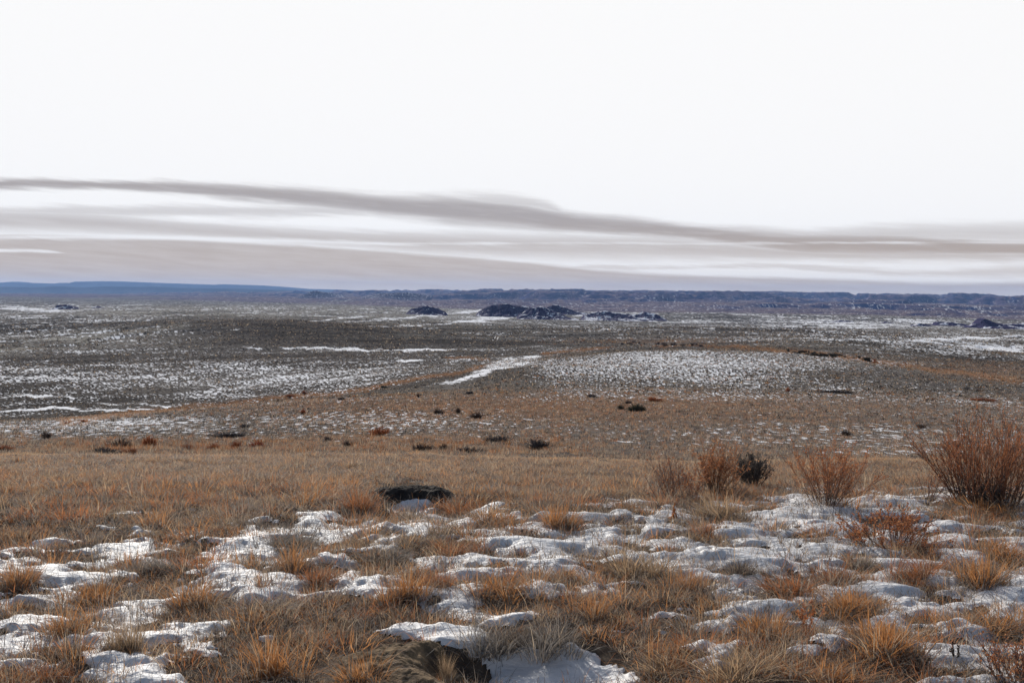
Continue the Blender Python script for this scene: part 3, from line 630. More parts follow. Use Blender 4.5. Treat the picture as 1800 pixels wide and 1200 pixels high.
def shrub(u, row, hpx, wpx, label, cat, group=None, n=46, seed=1, base=GREYW, tip=RED, lean=1.0, twn=6, leaf=((.46, .17, .07), (.52, .26, .13)), nl=5, leafsz=.012, thick=1.0, name='shrub', rootw=.12, up=.45, wig=.12, pos=None, tangle=0):
    rs = RS(seed); x, y, z = pos or at(u, row); s = 1 / pxm(y); hh = hpx * s; ww = wpx * s
    root = thing(name, (x, y, z), label, cat, group)
    a = rs.uniform(0, 2 * math.pi, n); q = rs.uniform(0, 1, n) ** .7
    tl = math.atan2(ww * .5, hh) * 1.25 * lean; el = tl * q
    d = np.stack([np.sin(el) * np.cos(a), np.sin(el) * np.sin(a), np.cos(el)], -1)
    p0 = np.stack([np.cos(a) * q * ww * rootw, np.sin(a) * q * ww * rootw, -.03 * np.ones(n)], -1)
    L = hh * rs.uniform(.62, 1.0, n) * (1 + .12 * (1 / np.cos(el * .7) - 1))
    rr = max(.0028, hh * .006) * thick; px = 1.0 / pxm(y)
    P, R = shoots(rs, p0, d, L, 7, up=up * .4, wig=wig, r0=rr, r1=max(rr * .3, px * .28))
    st = [tubes(P, R, lerp(base, tip, n, 7, 1.3))]
    if tangle:
        a = rs.uniform(0, 6.28, tangle); e = rs.uniform(.5, 1.4, tangle); dd = np.stack([np.sin(e) * np.cos(a), np.sin(e) * np.sin(a), np.cos(e)], -1)
        pt = np.stack([rs.normal(0, ww * .16, tangle), rs.normal(0, ww * .16, tangle), rs.uniform(0, hh * .15, tangle)], -1)
        TP, TR = shoots(rs, pt, dd, rs.uniform(.15, .42, tangle) * hh, 6, up=.2, wig=.38, r0=rr * .7, r1=rr * .4)
        st.append(tubes(TP, TR, lerp(DARKW, (.11, .095, .085), tangle, 6)))
    P2, R2 = branch_off(rs, P, twn, .22, .95, .42, .42, 5, up=up, wig=wig, r0=rr * .42, r1=max(rr * .2, px * .25)); n2 = len(P2)
    kk = rs.uniform(.05, 1.0, (n2, 1, 1)) ** .8; bb = np.array(base) * 1.5; c2 = lerp(bb, tip, n2, 5); c2 = c2 * kk + bb * (1 - kk)
    t2 = tubes(P2, R2, c2)
    P3, R3 = branch_off(rs, P2, 2, .2, .9, .55, .5, 4, up=up, wig=wig, r0=rr * .28, r1=max(rr * .15, px * .22)); n3 = len(P3)
    k3 = rs.uniform(.1, 1.0, (n3, 1, 1)); t3 = tubes(P3, R3, lerp(bb, tip, n3, 4) * k3 + bb * (1 - k3))
    if n < 25: st += [t2, t3]
    blade_obj('branches' if n >= 25 else 'stem', st, M_WOOD, root)
    if n >= 25: blade_obj('twigs', [t2, t3], M_WOOD, root)
    if nl:
        blade_obj('leaves', [flecks(rs, P2, nl, .35, leafsz, leaf), flecks(rs, P3, max(1, nl // 2), .3, leafsz, leaf)], M_LEAF, root)
    return root
G1 = 'shrubs along the top of the near rise'
shrub(1733, 888, 172, 172, 'largest red-tipped bushy shrub with a dark tangled base at the right edge', 'shrub', G1, 84, 11, DARKW, (.60, .20, .06), .88, 7, nl=3, thick=1.15, rootw=.32, tangle=160)
shrub(1452, 893, 132, 140, 'fan-shaped shrub of thin upright reddish stems, alone on the snow', 'shrub', G1, 38, 12, (.10, .08, .07), (.60, .21, .07), 1.0, 7, nl=6, tangle=50)
shrub(1258, 872, 105, 105, 'orange-tipped bushy shrub left of and touching the dark sagebrush', 'shrub', G1, 40, 13, DARKW, ORG, .9, 7, nl=5, tangle=60)
shrub(1322, 856, 68, 80, 'compact dark grey sagebrush leaning out to the right of the orange shrub', 'sagebrush', None, 60, 14, DARKW, (.11, .095, .09), 1.0, 7, leaf=((.07, .06, .055), (.10, .085, .075)), nl=5, name='sagebrush')
shrub(1172, 885, 105, 100, 'sparse grey shrub of thin bare stems, leftmost of those on the rise', 'shrub', G1, 22, 15, GREYW, (.26, .12, .075), 1.1, 5, nl=3)
shrub(1215, 880, 80, 60, 'thin spindly shrub between the sparse grey one and the orange one', 'shrub', G1, 16, 22, GREYW, RED, 1.0, 5, nl=4)
shrub(1190, 915, 45, 50, 'bright orange crooked stump with twisted branches, low on the snow', 'shrub', None, 5, 16, (.45, .14, .03), (.42, .15, .05), 1.3, 2, nl=0, thick=4.5, wig=.35)
shrub(1565, 955, 82, 165, 'low spreading rust-leaved shrub in front of the two tall ones', 'shrub', None, 60, 17, DARKW, (.34, .13, .07), 1.15, 5, nl=6, rootw=.25)
shrub(1632, 878, 72, 60, 'small thin bare shrub just left of the largest one', 'shrub', G1, 13, 18, GREYW, (.30, .12, .07), 1.3, 4, nl=3)
shrub(1790, 1200, 100, 130, 'grey and red twiggy shrub in the lower right corner', 'shrub', None, 40, 19, DARKW, (.28, .12, .08), 1.0, 5, nl=3, leafsz=.01, rootw=.25)
shrub(1415, 1125, 85, 30, 'thin red-brown seed stalks standing before the right-hand snow', 'seed stalk', None, 5, 20, (.22, .09, .05), RED, .8, 3, nl=7, name='seed_stalk')
shrub(1683, 1162, 50, 40, 'dark branching dead weed standing alone on the snow at lower right', 'dead weed', None, 3, 21, (.03, .022, .02), (.04, .028, .026), .9, 3, leaf=((.03, .022, .02),), nl=3, name='dead_weed', thick=2.2)
shrub(1090, 925, 34, 95, 'tangled dark dead twigs lying on the snow left of the crooked stump', 'dead brush', None, 26, 23, DARKW, (.06, .05, .048), 1.45, 5, nl=0, name='dead_brush', wig=.28, rootw=.3)
shrub(925, 950, 26, 60, 'small dark prickly shrublet on the snow in the middle', 'shrublet', None, 22, 24, DARKW, (.07, .06, .058), 1.3, 4, nl=2, leaf=((.06, .05, .048),), name='shrublet')
shrub(1000, 1095, 70, 12, 'single thin dark stalk rising above the grass behind the snow hollow', 'seed stalk', None, 2, 25, (.05, .04, .036), (.06, .045, .04), .4, 2, nl=2, leaf=((.06, .05, .048),), name='seed_stalk')
shrub(404, 1070, 34, 10, 'single thin dark stalk among the orange tufts at left', 'seed stalk', None, 2, 26, (.05, .04, .036), (.06, .045, .04), .4, 1, nl=2, leaf=((.06, .05, .048),), name='seed_stalk')

# bushes on the slope beyond: u, base row, height px, width px, tone, label
SAGE = ((.055, .06, .045), (.085, .09, .065)); RST = ((.32, .10, .045), (.38, .15, .07)); BRN = ((.10, .07, .06), (.16, .10, .075)); GRB = ((.07, .06, .065), (.11, .095, .09))
BUSH = [
 (1119, 722, 13, 28, SAGE, 'larger dark green sagebrush of the pair on the tan slope right of the centre'),
 (1091, 719, 9, 20, SAGE, 'smaller dark green sagebrush left of the larger one of the pair'),
 (1041, 698, 6, 16, GRB, 'dark bush at the upper edge of the tan slope, left of the sagebrush pair'),
 (1104, 709, 6, 14, GRB, 'little grey bush just behind the sagebrush pair'),
 (1150, 705, 7, 34, RST, 'flat rust-coloured bush right of and behind the sagebrush pair'),
 (875, 779, 15, 46, GRB, 'grey bush on the lower slope, left of the widest grey one'),
 (945, 789, 19, 64, GRB, 'widest grey bush on the lower slope at the centre'),
 (825, 795, 10, 44, GRB, 'low dark bush behind the crest, left of the two grey bushes'),
 (665, 765, 14, 38, RST, 'rusty bush on the slope left of the centre'),
 (612, 785, 12, 26, BRN, 'small brown bush below and left of the rusty bush'),
 (742, 792, 13, 34, BRN, 'brown bush with a rust top just behind the crest'),
 (780, 790, 10, 26, BRN, 'small brown bush touching the brown one behind the crest'),
 (212, 788, 18, 44, BRN, 'tall dark brown bush on the lower left slope'),
 (262, 786, 20, 28, RST, 'bright rust bush right of the tall dark brown one at lower left'),
 (185, 798, 12, 52, GRB, 'low dark bush in front of the tall brown one at lower left'),
 (228, 798, 12, 26, RST, 'orange bush in front of the tall dark brown one'),
 (82, 770, 12, 30, BRN, 'brown twiggy bush among snow at far left of the slope'),
 (8, 792, 10, 24, RST, 'rust bush cut by the left edge of the picture'),
 (415, 788, 15, 28, RST, 'rust bush on the slope, left of the reddest one'),
 (453, 788, 16, 26, ((.38, .09, .035), (.42, .12, .05)), 'reddest small round bush on the left slope'),
 (375, 790, 11, 22, RST, 'small orange bush left of the two rust ones on the left slope'),
 (330, 790, 10, 30, RST, 'flat orange bush half way along the row on the left slope'),
 (400, 768, 9, 60, GRB, 'long low grey bush behind the rust row on the left slope'),
 (533, 727, 9, 14, RST, 'small red bush on the snowy slope below the rusty edge'),
 (430, 752, 8, 16, GRB, 'small dark bush in the middle of the snowy left slope'),
 (576, 776, 10, 20, GRB, 'grey bush left of the small brown one on the slope'),
 (675, 682, 5, 16, SAGE, 'dark bush beside the rusty edge strip near the centre'),
 (600, 703, 6, 12, GRB, 'tiny dark bush under the rusty edge strip'),
 (735, 698, 8, 8, BRN, 'tiny upright brown bush below the snow-filled gully'),
 (770, 727, 10, 18, BRN, 'brown bush in the middle of the slope below the gully'),
 (805, 726, 12, 14, BRN, 'narrow brown bush right of the other brown bush below the gully'),
 (838, 735, 11, 22, BRN, 'round brown bush third along below the gully'),
 (825, 692, 5, 14, GRB, 'small dark bush at the foot of the snow-filled gully'),
 (535, 692, 6, 14, RST, 'small rust bush standing on the rusty edge at left'),
 (510, 697, 4, 16, RST, 'flat rust bush left of the one on the rusty edge'),
 (1487, 765, 10, 26, BRN, 'dark brown bush on the snowy slope above the fan-shaped shrub'),
 (1470, 690, 6, 50, GRB, 'long dark low bush under a white drift on the right hill'),
 (1385, 688, 7, 10, RST, 'small reddish bush left of the long dark one on the right hill'),
 (1730, 705, 6, 36, RST, 'flat reddish bush on the slope behind the largest shrub'),
 (1700, 684, 4, 14, GRB, 'tiny dark bush near the right end of the snow-speckled hill'),
 (1620, 752, 7, 20, BRN, 'small brown bush left of the top of the largest shrub'),
 (147, 742, 5, 10, RST, 'tiny rust bush at the far left on the rusty edge'),
 (117, 745, 5, 12, RST, 'second tiny rust bush at the far left on the rusty edge'),
]
def bush_mesh(seed, tones, spiky):
    rs = RS(seed); n = 240
    a = rs.uniform(0, 2 * math.pi, n); q = rs.uniform(0, 1, n) ** .6; el = q * 1.1
    p0 = np.stack([np.cos(a) * q * .34 + .18 * np.sin(a * 2 + seed), np.sin(a) * q * .16, np.full(n, -.02)], -1)
    d = np.stack([np.sin(el) * np.cos(a), np.sin(el) * np.sin(a), np.cos(el)], -1)
    L = rs.uniform(.35, 1.15, n) * (1 - .35 * q)
    P, R = shoots(rs, p0, d, L, 4, up=.5, wig=.22, r0=.018, r1=.008)
    dk = np.array(tones[0]) * .6
    st = tubes(P, R, lerp(dk, tones[0], n, 4))
    return st, flecks(rs, P, 4 if spiky else 7, .25, .07 if spiky else .09, tones)
BM = {}
def bush(x, y, h, w, tones, label, i, group):
    key = (tones, i % 3)
    if key not in BM:
        st, fl = bush_mesh(600 + i, tones, i % 2); co, f, c = st; m1 = mesh_np('stems', co, f); attr(m1, 'tint', c); m1.materials.append(M_WOOD)
        co, f, c = fl; m2 = mesh_np('leaves', co, f); attr(m2, 'tint', c); m2.materials.append(M_LEAF); BM[key] = (m1, m2)
    root = thing('bush', (x, y, on(x, y)), label, 'bush', group, i * 1.3)
    for nm, me in zip(('stems', 'leaves'), BM[key]):
        c = link(nm, me, None, root)
    root.scale = (w * .8, w * .55, h * 1.15)
for i, (u, r, h, w, tn, lb) in enumerate(BUSH):
    x, y, z = at(u, r); s = 1 / pxm(y); bush(x, y, h * s, w * s, tn, lb, i, 'bushes on the slope beyond the near rise')
rs = RS(31)
for i in range(46):
    t = rs.uniform(0, 1); u = 1385 + 180 * t ** 1.1; r = np.interp(u, [1385, 1440, 1500, 1570], [618, 624, 630, 640]) + rs.uniform(-2.5, 2.5)
    x, y, z = at(u, r); s = 1 / pxm(y)
    tn = RST if (u > 1525 and i % 2) else ((.035, .034, .03), (.06, .055, .045))
    bush(x, y, rs.uniform(2.5, 5) * s, rs.uniform(5, 12) * s, tn, 'rust bush in the row along the crest of the right hill' if tn is RST else 'small dark bush in the row along the crest of the snow-speckled right hill', i, 'rust bushes along the right hill crest' if tn is RST else 'dark bushes along the right hill crest')
for i in range(26):
    u = rs.uniform(1090, 1240); r = np.interp(u, [1090, 1160, 1240], [603, 606, 608]) + rs.uniform(-2, 3); x, y, z = at(u, r); s = 1 / pxm(y)
    bush(x, y, rs.uniform(2, 4) * s, rs.uniform(4, 10) * s, BRN if i % 2 else GRB, 'tiny brown bush on the top of the snow-speckled hill' if i % 2 else 'tiny grey bush on the top of the snow-speckled hill', i, 'tiny bushes on the hill top, brown' if i % 2 else 'tiny bushes on the hill top, grey')

# ------------------------------------------------------------------ dirt mound, dirt bank
def dirt_heap(name, u0, u1, row, hpx, mat, label, cat, dpt=.5, seed=3, sharp=1.0, dy=0):
    a = at(u0, row); b = at(u1, row); cx = (a[0] + b[0]) / 2; cy = (a[1] + b[1]) / 2 + dy; rx = (b[0] - a[0]) / 2; hh = hpx / pxm(cy)
    n = 110; X, Y = np.meshgrid(np.linspace(-1.1, 1.1, n), np.linspace(-1.1, 1.1, n), indexing='ij')
    q = np.sqrt(X ** 2 + Y ** 2); ang = np.arctan2(Y, X); e = q * (1 + .12 * perlin(np.cos(ang) * 2 + seed, np.sin(ang) * 2, seed))
    wx, wy = cx + X * rx, cy + Y * dpt
    prof_ = 1 - sstep(.45 * sharp, 1.0, e)
    z = H(wx, wy) + hh * prof_ * (1 + .35 * fbm(wx / .22, wy / .2, seed, 4, .6)) + .02 * fbm(wx / .05, wy / .05, seed + 3, 3) * sstep(1.1, .8, e) - .03 * sstep(.9, 1.08, e)
    co = np.stack([wx - cx, wy - cy, z], -1).reshape(-1, 3); z0 = float(H(cx, cy)); co[:, 2] -= z0
    me = mesh_np(name, co, grid_faces(n, n), True); o = link(name, me, mat); o.location = (cx, cy, z0); tag(o, label, cat); return o
dirt_heap('dirt_mound', 632, 806, 870, 14, M_DARKDIRT, 'dark crumbly dirt mound heaped at a burrow on the grassy rise', 'dirt mound', .30, 3, 1.1, .10)
dirt_heap('dirt_bank', 560, 850, 1205, 14, M_BANK, 'bare brown soil bank edged by blue-shaded snow at the bottom of the picture', 'dirt bank', .36, 8, 1.5)

# ------------------------------------------------------------------ buttes and mesas
def butte(name, pts, Y, base_row, depth, label=None, seed=1, snow=.1, skirt=1.25):
    """pts: (u, top row) ridge line at distance Y"""
    us = np.array([p[0] for p in pts], float); tops = np.array([p[1] for p in pts], float)
    xs = (us - 900) / F * Y; zt = -(tops - HOR - TILT * (us - 900)) / F * Y; zb = -(base_row - HOR) / F * Y
    nx = int(min(360, 60 + (us[-1] - us[0]) * 1.6)); ny = 90
    x = np.linspace(xs[0] - 6, xs[-1] + 6, nx); v = np.linspace(-1, 1, ny)
    X, V = np.meshgrid(x, v, indexing='ij'); Yw = Y + V * depth * 1.5; G0 = H(X, Yw); top = np.maximum(np.interp(X, xs, zt) - np.minimum(G0, H(X, Y + 0 * X)), 0)
    gul = 1 - np.abs(fbm(X / 26, Yw / 60, seed, 4, .6)) * 2
    t = np.abs(V) * skirt * (1 + .35 * (gul - .6)) + .06 * fbm(X / 9, Yw / 12, seed + 5, 3)
    prof_ = np.interp(t, [0, .18, .3, .55, 1.0, 1.4], [1, .97, .72, .36, .03, -.05])
    env = np.clip(np.minimum((X - x[0]), (x[-1] - X)) / 14, 0, 1)
    h = top * prof_ * (.92 + .16 * fbm(X / 16, Yw / 16, seed + 9, 4)) * env - (1 - env) * 4
    Z = G0 - 2.0 + h
    co = np.stack([X, Yw, Z], -1).reshape(-1, 3); c0 = np.array([x.mean(), Y, zb]); me = mesh_np(name, co - c0, grid_faces(nx, ny), False)
    attr(me, 'cover', np.full((len(co), 1), snow)); o = link(name, me, M_BUTTE); o.location = c0; tag(o, label, 'butte' if label else None, kind='structure'); return o
butte('butte', [(712, 548), (722, 541), (738, 536), (750, 534), (758, 536), (772, 541), (788, 548)], 2500, 549, 60, 'small dark butte left of the central dark buttes', 3, .02)
butte('butte', [(835, 548), (850, 540), (862, 534), (878, 532), (900, 532.5), (915, 535), (928, 537), (945, 540), (960, 548)], 2600, 553, 80, 'flat-topped dark butte, left half of the central pair', 5, .04)
butte('butte', [(905, 556), (920, 546), (932, 538), (945, 535), (958, 537), (968, 543), (985, 549), (1000, 556), (1022, 560)], 2400, 562, 80, 'peaked dark butte, right half of the central pair', 7, .10)
butte('butte', [(950, 545), (965, 536), (978, 534), (992, 538), (1010, 544), (1040, 550)], 2900, 552, 70, 'pale rounded butte behind the peaked central one', 8, .02)
butte('butte', [(1020, 552), (1050, 545), (1062, 543), (1080, 547), (1100, 549), (1118, 550), (1128, 546), (1138, 545), (1150, 549), (1165, 556), (1176, 565)], 2400, 566, 80, 'long low dark butte right of the central pair', 9, .14)
butte('butte', [(1695, 574), (1710, 567), (1722, 558), (1728, 556), (1738, 561), (1752, 566), (1775, 567), (1800, 565), (1850, 568), (1880, 576)], 2000, 576, 60, 'pointed dark butte near the right edge with a long shoulder', 11, .08)
butte('butte', [(1600, 573), (1612, 567), (1625, 567), (1640, 571)], 2000, 574, 30, 'small dark knob left of the pointed right butte', 13, .1)
butte('butte', [(1638, 566), (1648, 563), (1670, 564), (1690, 567), (1702, 569)], 2300, 569, 40, 'low dark ledge between the knob and the pointed butte', 14, .06)
butte('butte', [(1545, 568), (1556, 563.5), (1568, 565), (1576, 568)], 2400, 569, 30, 'tiny dark butte left of the right-hand knob', 15, .06)
butte('butte', [(1428, 566), (1450, 562.5), (1462, 563), (1480, 561), (1500, 563), (1504, 566)], 2500, 567, 35, 'low broken dark ridge on the right-hand plain', 16, .12)
butte('butte', [(95, 540), (103, 534), (115, 532.5), (128, 536), (140, 540)], 2600, 541, 40, 'small dark butte on the far left plain', 17, .08)
butte('butte', [(160, 539), (170, 536), (180, 538), (186, 540)], 2700, 540, 30, 'tiny dark butte right of the small far-left one', 18, .04)
butte('butte', [(1250, 549), (1262, 540), (1270, 537), (1295, 537.5), (1305, 543), (1312, 549)], 5200, 550, 160, 'flat-topped blue butte out on the far plain right of centre', 19, .0)
butte('butte', [(530, 521), (545, 513), (555, 509.5), (566, 512), (580, 514), (600, 519), (615, 524)], 9000, 524, 400, 'blue peaked hill beyond the plain left of the centre', 20, .0)
butte('butte', [(640, 521), (660, 516), (690, 514), (715, 513), (740, 516), (755, 521)], 8000, 523, 400, 'long blue hill right of the blue peaked one', 21, .0)

def mesa(name, pts, Y, depth, label, seed, mat):
    us = np.array([p[0] for p in pts], float); tops = np.array([p[1] for p in pts], float)
    x = np.linspace((us[0] - 900) / F * Y, (us[-1] - 900) / F * Y, 420); v = np.linspace(-1, 1, 40)
    X, V = np.meshgrid(x, v, indexing='ij'); Yw = Y + V * depth
    top = -(np.interp(X, (us - 900) / F * Y, tops) - HOR - TILT * F * X / Y) / F * Y + 60 * Y / 20000
    t = np.abs(V) * (1 + .3 * fbm(X / 700, Yw / 900, seed, 4)); pr = np.interp(t, [0, .25, .45, .8, 1.2], [1, .98, .6, .2, -.1])
    Z = -60 * Y / 20000 + top * pr * (1 + .0 * X) ; Z = Z + 10 * Y / 20000 * fbm(X / 500, Yw / 500, seed + 2, 3) * (1 - pr)
    c0 = np.array([x.mean(), Y, 0]); co = np.stack([X, Yw, np.maximum(Z, -90)], -1).reshape(-1, 3) - c0
    o = link(name, mesh_np(name, co, grid_faces(len(x), 40), True), mat); o.location = c0; tag(o, label, 'mesa', kind='structure')
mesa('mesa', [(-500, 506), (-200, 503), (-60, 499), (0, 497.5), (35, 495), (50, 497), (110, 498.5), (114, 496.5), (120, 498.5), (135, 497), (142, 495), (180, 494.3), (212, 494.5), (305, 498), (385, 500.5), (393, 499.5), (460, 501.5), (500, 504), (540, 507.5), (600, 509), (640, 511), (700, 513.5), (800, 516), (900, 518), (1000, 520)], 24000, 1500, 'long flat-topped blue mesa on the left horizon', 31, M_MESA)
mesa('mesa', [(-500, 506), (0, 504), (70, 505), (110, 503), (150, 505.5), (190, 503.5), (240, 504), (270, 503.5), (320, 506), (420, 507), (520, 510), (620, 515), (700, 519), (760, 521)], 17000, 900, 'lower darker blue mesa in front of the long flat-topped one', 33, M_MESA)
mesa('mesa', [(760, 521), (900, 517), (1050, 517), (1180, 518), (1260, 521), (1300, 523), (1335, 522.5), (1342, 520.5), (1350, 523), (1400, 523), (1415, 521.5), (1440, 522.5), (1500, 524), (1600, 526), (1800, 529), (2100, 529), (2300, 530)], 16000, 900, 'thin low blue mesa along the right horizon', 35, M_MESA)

# two snow-filled ruts on the valley floor
def rut(u0, r0, u1, r1, label):
    a = at(u0, r0, 250); b = at(u1, r1, 250); n = 24; t = np.linspace(0, 1, n)[:, None]; a = np.array(a); b = np.array(b)
    d = b - a; s = np.array([d[1], -d[0], 0]); s = s / np.linalg.norm(s) * (.55 * a[1] / F)
    c = a + d * t; P = np.concatenate([c - s, c + s * .0 + [0, 0, .0], c + s], 0); P = P.reshape(3, n, 3)
    P[..., 2] = H(P[..., 0], P[..., 1]); P[..., 2] += np.array([.02, .22, .02])[:, None]
    c0 = a.copy(); me = mesh_np('snow_rut', P.reshape(-1, 3) - c0, grid_faces(3, n)[:, ::-1], True); o = link('snow_rut', me, M_SNOW); o.location = c0; tag(o, label, 'snow strip')
rut(866, 599, 871, 592, 'left one of two short parallel white snow strips on the valley floor')
rut(873, 599, 876, 592, 'right one of two short parallel white snow strips on the valley floor')

# ------------------------------------------------------------------ haze
def box(name, a, b, mat):
    v = [(x, y, z) for x in (a[0], b[0]) for y in (a[1], b[1]) for z in (a[2], b[2])]
    f = [(0, 1, 3, 2), (4, 6, 7, 5), (0, 4, 5, 1), (2, 3, 7, 6), (0, 2, 6, 4), (1, 5, 7, 3)]
    me = bpy.data.meshes.new(name); me.from_pydata(v, [], f); me.update(); return link(name, me, mat)
HZ = N('haze_air'); pv = HZ.n('ShaderNodeVolumePrincipled'); pv.inputs['Color'].default_value = (.34, .55, 1.0, 1); pv.inputs['Density'].default_value = 2.4e-5; pv.inputs['Anisotropy'].default_value = .2
HZ.t.links.new(pv.outputs[0], HZ.out.inputs['Volume'])
zb = min(float(np.min([v for v in bpy.data.objects['ground'].bound_box], axis=0)[2]) - 1, -92)
tag(box('haze', (-31000, -31000, zb), (31000, 31000, 420), HZ.m), 'thin bluish air that fades the far hills', 'haze', kind='stuff')

# ------------------------------------------------------------------ sky
W = bpy.data.worlds.new('World'); SC.world = W; W.use_nodes = True; t = W.node_tree; t.nodes.clear()
class WN(N):
    def __init__(s): s.t = t; s.out = t.nodes.new('ShaderNodeOutputWorld')
w = WN()
sky = w.n('ShaderNodeTexSky', sky_type='NISHITA', sun_disc=False); sky.sun_elevation = SUN_EL; sky.sun_rotation = SUN_AZ; sky.air_density = 1.0; sky.dust_density = 1.5
D = w.n('ShaderNodeTexCoord').outputs['Generated']; sx = w.n('ShaderNodeSeparateXYZ'); w.set(sx.inputs[0], D)
hyp = w.math('SQRT', w.math('ADD', w.math('MULTIPLY', sx.outputs[0], sx.outputs[0]), w.math('MULTIPLY', sx.outputs[1], sx.outputs[1])))
az = w.math('ARCTAN2', sx.outputs[0], sx.outputs[1]); el = w.math('DIVIDE', sx.outputs[2], w.math('MAXIMUM', hyp, .01))
cv = w.n('ShaderNodeCombineXYZ'); w.set(cv.inputs[0], w.math('MULTIPLY', az, 3.5)); w.set(cv.inputs[1], w.math('MULTIPLY', el, 60.0))
wisp = w.math('SUBTRACT', w.noise(cv.outputs[0], 1.0, 6, .6), .5)
cv2 = w.n('ShaderNodeCombineXYZ'); w.set(cv2.inputs[0], w.math('MULTIPLY', az, 14.0)); w.set(cv2.inputs[1], w.math('MULTIPLY', w.math('ADD', el, w.math('MULTIPLY', az, .07)), 170.0))
fine = w.math('SUBTRACT', w.noise(cv2.outputs[0], 1.0, 7, .62), .5)
def fcurve(pts, lo, hi):
    """float curve over azimuth -0.6..0.6 giving lo..hi"""
    c = w.n('ShaderNodeFloatCurve'); w.set(c.inputs[1], w.math('DIVIDE', w.math('ADD', az, .6), 1.2, clamp=True))
    cu = c.mapping.curves[0]; P = sorted(((math.atan((u - 900) / F) + .6) / 1.2, (v - lo) / (hi - lo)) for u, v in pts)
    P = [(0, P[0][1])] + P + [(1, P[-1][1])]
    while len(cu.points) < len(P): cu.points.new(.5, .5)
    for q, (a, b) in zip(cu.points, P): q.location = (a, b); q.handle_type = 'AUTO_CLAMPED'
    c.mapping.update(); return w.math('ADD', w.math('MULTIPLY', c.outputs[0], hi - lo), lo)
rowv = w.math('SUBTRACT', HOR, w.math('MULTIPLY', w.math('MULTIPLY', el, F), w.math('DIVIDE', 1.0, w.math('COSINE', az))))
rowv = w.math('ADD', rowv, w.math('MULTIPLY', w.math('TANGENT', az), F * TILT))
rowv = w.math('ADD', rowv, w.math('MULTIPLY', wisp, 9.0))
def band(cpts, hpts, soft, up=None, amp=14.0, peak=True):
    c = fcurve(cpts, 250, 560); h = fcurve(hpts, -5, 80)
    d = w.math('SUBTRACT', rowv, c); d = w.math('ABSOLUTE', d)
    d = w.math('ADD', d, w.math('MULTIPLY', fine, amp))
    return w.ss(w.math('SUBTRACT', h, d), -soft, w.math('ADD', w.math('MULTIPLY', h, .75), 1.0) if peak else soft)
b1 = band([(0, 324), (200, 327), (400, 338), (560, 350), (700, 364), (800, 370), (900, 378), (1000, 392), (1150, 403), (1300, 418), (1400, 428), (1500, 430), (1600, 432), (1800, 438)],
          [(0, 9), (200, 9), (400, 15), (600, 20), (700, 24), (850, 32), (950, 27), (1050, 20), (1200, 17), (1300, 19), (1450, 26), (1600, 25), (1700, 18), (1800, 16)], 6, amp=24)
b1b = band([(600, 372), (850, 355), (950, 362), (1000, 380), (1300, 425), (1450, 415), (1600, 412), (1800, 412)], [(600, 2), (850, 8), (950, 6), (1000, 1), (1300, 1), (1450, 8), (1800, 16)], 14, amp=26)
b2 = band([(0, 388), (150, 392), (300, 402), (500, 415), (700, 425), (900, 432), (1200, 436), (1400, 446), (1500, 450)], [(0, 18), (150, 16), (300, 12), (500, 10), (700, 14), (900, 20), (1200, 18), (1300, 12), (1500, 3)], 14, amp=22)
b3 = band([(0, 470), (250, 474), (500, 482), (700, 490), (850, 497), (1000, 502), (1200, 510), (1400, 512), (1700, 514), (1800, 512)], [(0, 56), (250, 55), (500, 51), (700, 46), (850, 42), (950, 36), (1100, 28), (1300, 25), (1800, 16)], 5, amp=12, peak=False)
b4 = band([(1150, 470), (1350, 468), (1500, 474), (1600, 480), (1800, 478)], [(1150, 0), (1350, 1.5), (1500, 3), (1600, 2), (1800, 10)], 6, amp=22)
gap1 = band([(0, 440), (80, 442), (160, 448)], [(0, 2.5), (80, 2), (160, -3)], 2, amp=6, peak=False)
gap2 = band([(0, 418), (250, 418), (400, 421), (600, 426), (650, 428)], [(0, 2), (250, 3), (400, 3), (600, 3), (800, 0)], 4, amp=12, peak=False)
def mx(a, b): return w.math('MAXIMUM', a, b)
g = mx(mx(b1, w.math('MULTIPLY', b1b, .55)), mx(w.math('MULTIPLY', b2, .70), w.math('MULTIPLY', b3, .82)))
g = mx(g, w.math('MULTIPLY', b4, .45))
g = w.math('MULTIPLY', g, w.math('SUBTRACT', 1.0, w.math('MULTIPLY', mx(gap1, gap2), .8)))
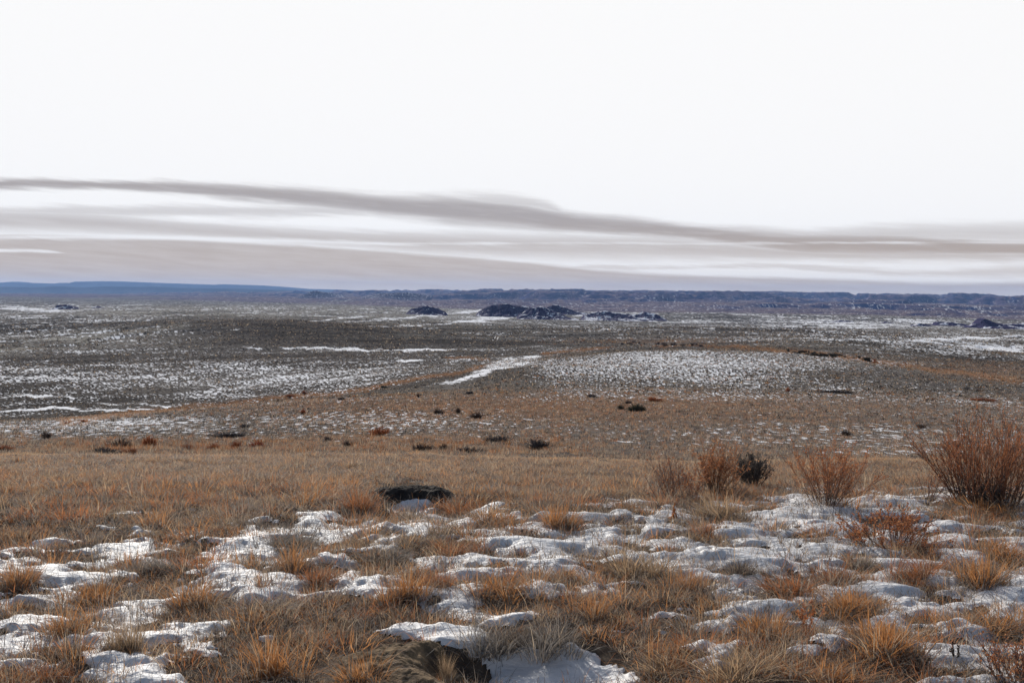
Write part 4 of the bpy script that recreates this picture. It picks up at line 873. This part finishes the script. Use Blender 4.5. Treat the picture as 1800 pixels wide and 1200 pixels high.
g = w.math('MULTIPLY', g, w.math('ADD', 1.0, w.math('MULTIPLY', fine, .7)), clamp=True)
g = w.math('MULTIPLY', g, w.math('SUBTRACT', 1.0, w.math('MULTIPLY', w.ss(el, .012, .0), .35)))
low = w.mix(w.ss(el, .09, .0), (4.3, 3.9, 3.75), (5.4, 3.9, 2.35)); cloud = w.mix(g, w.mix(w.ss(el, .06, 0), (9.85, 9.8, 9.78), (10, 9.2, 8.2)), low)
# high thin veil: strong in front, thinning overhead and behind
front = w.ss(sx.outputs[1], -.4, .5)
veil = w.math('MULTIPLY', w.ss(el, .62, .40), w.math('ADD', .12, w.math('MULTIPLY', front, .88)))
final = w.mix(veil, sky.outputs[0], cloud)
bg = w.n('ShaderNodeBackground'); w.set(bg.inputs[0], final); bg.inputs[1].default_value = .1; t.links.new(bg.outputs[0], w.out.inputs[0])

sl = bpy.data.lights.new('sun', 'SUN'); sl.energy = 4.7; sl.angle = math.radians(.5); sl.color = (1, .95, .87)
so = bpy.data.objects.new('sun', sl); C.objects.link(so)
sd = Vector((math.sin(SUN_AZ) * math.cos(SUN_EL), math.cos(SUN_AZ) * math.cos(SUN_EL), math.sin(SUN_EL)))
so.rotation_euler = sd.to_track_quat('Z', 'Y').to_euler()

# ------------------------------------------------------------------ camera
cam = bpy.data.cameras.new('camera'); cam.sensor_width = 36; cam.lens = 36 * F / 1800; cam.clip_start = .1; cam.clip_end = 80000
co = bpy.data.objects.new('camera', cam); C.objects.link(co); co.rotation_euler = (Matrix.Rotation(math.pi / 2 - PITCH, 3, 'X') @ Matrix.Rotation(math.atan(TILT), 3, 'Z')).to_euler(); SC.camera = co
SC.view_settings.view_transform = 'Standard'; SC.view_settings.look = 'None'; SC.view_settings.exposure = 0; SC.view_settings.gamma = 1
SC.cycles.max_bounces = 5; SC.cycles.diffuse_bounces = 2; SC.cycles.transmission_bounces = 3; SC.cycles.volume_bounces = 0; SC.cycles.glossy_bounces = 1
SC.cycles.use_denoising = True
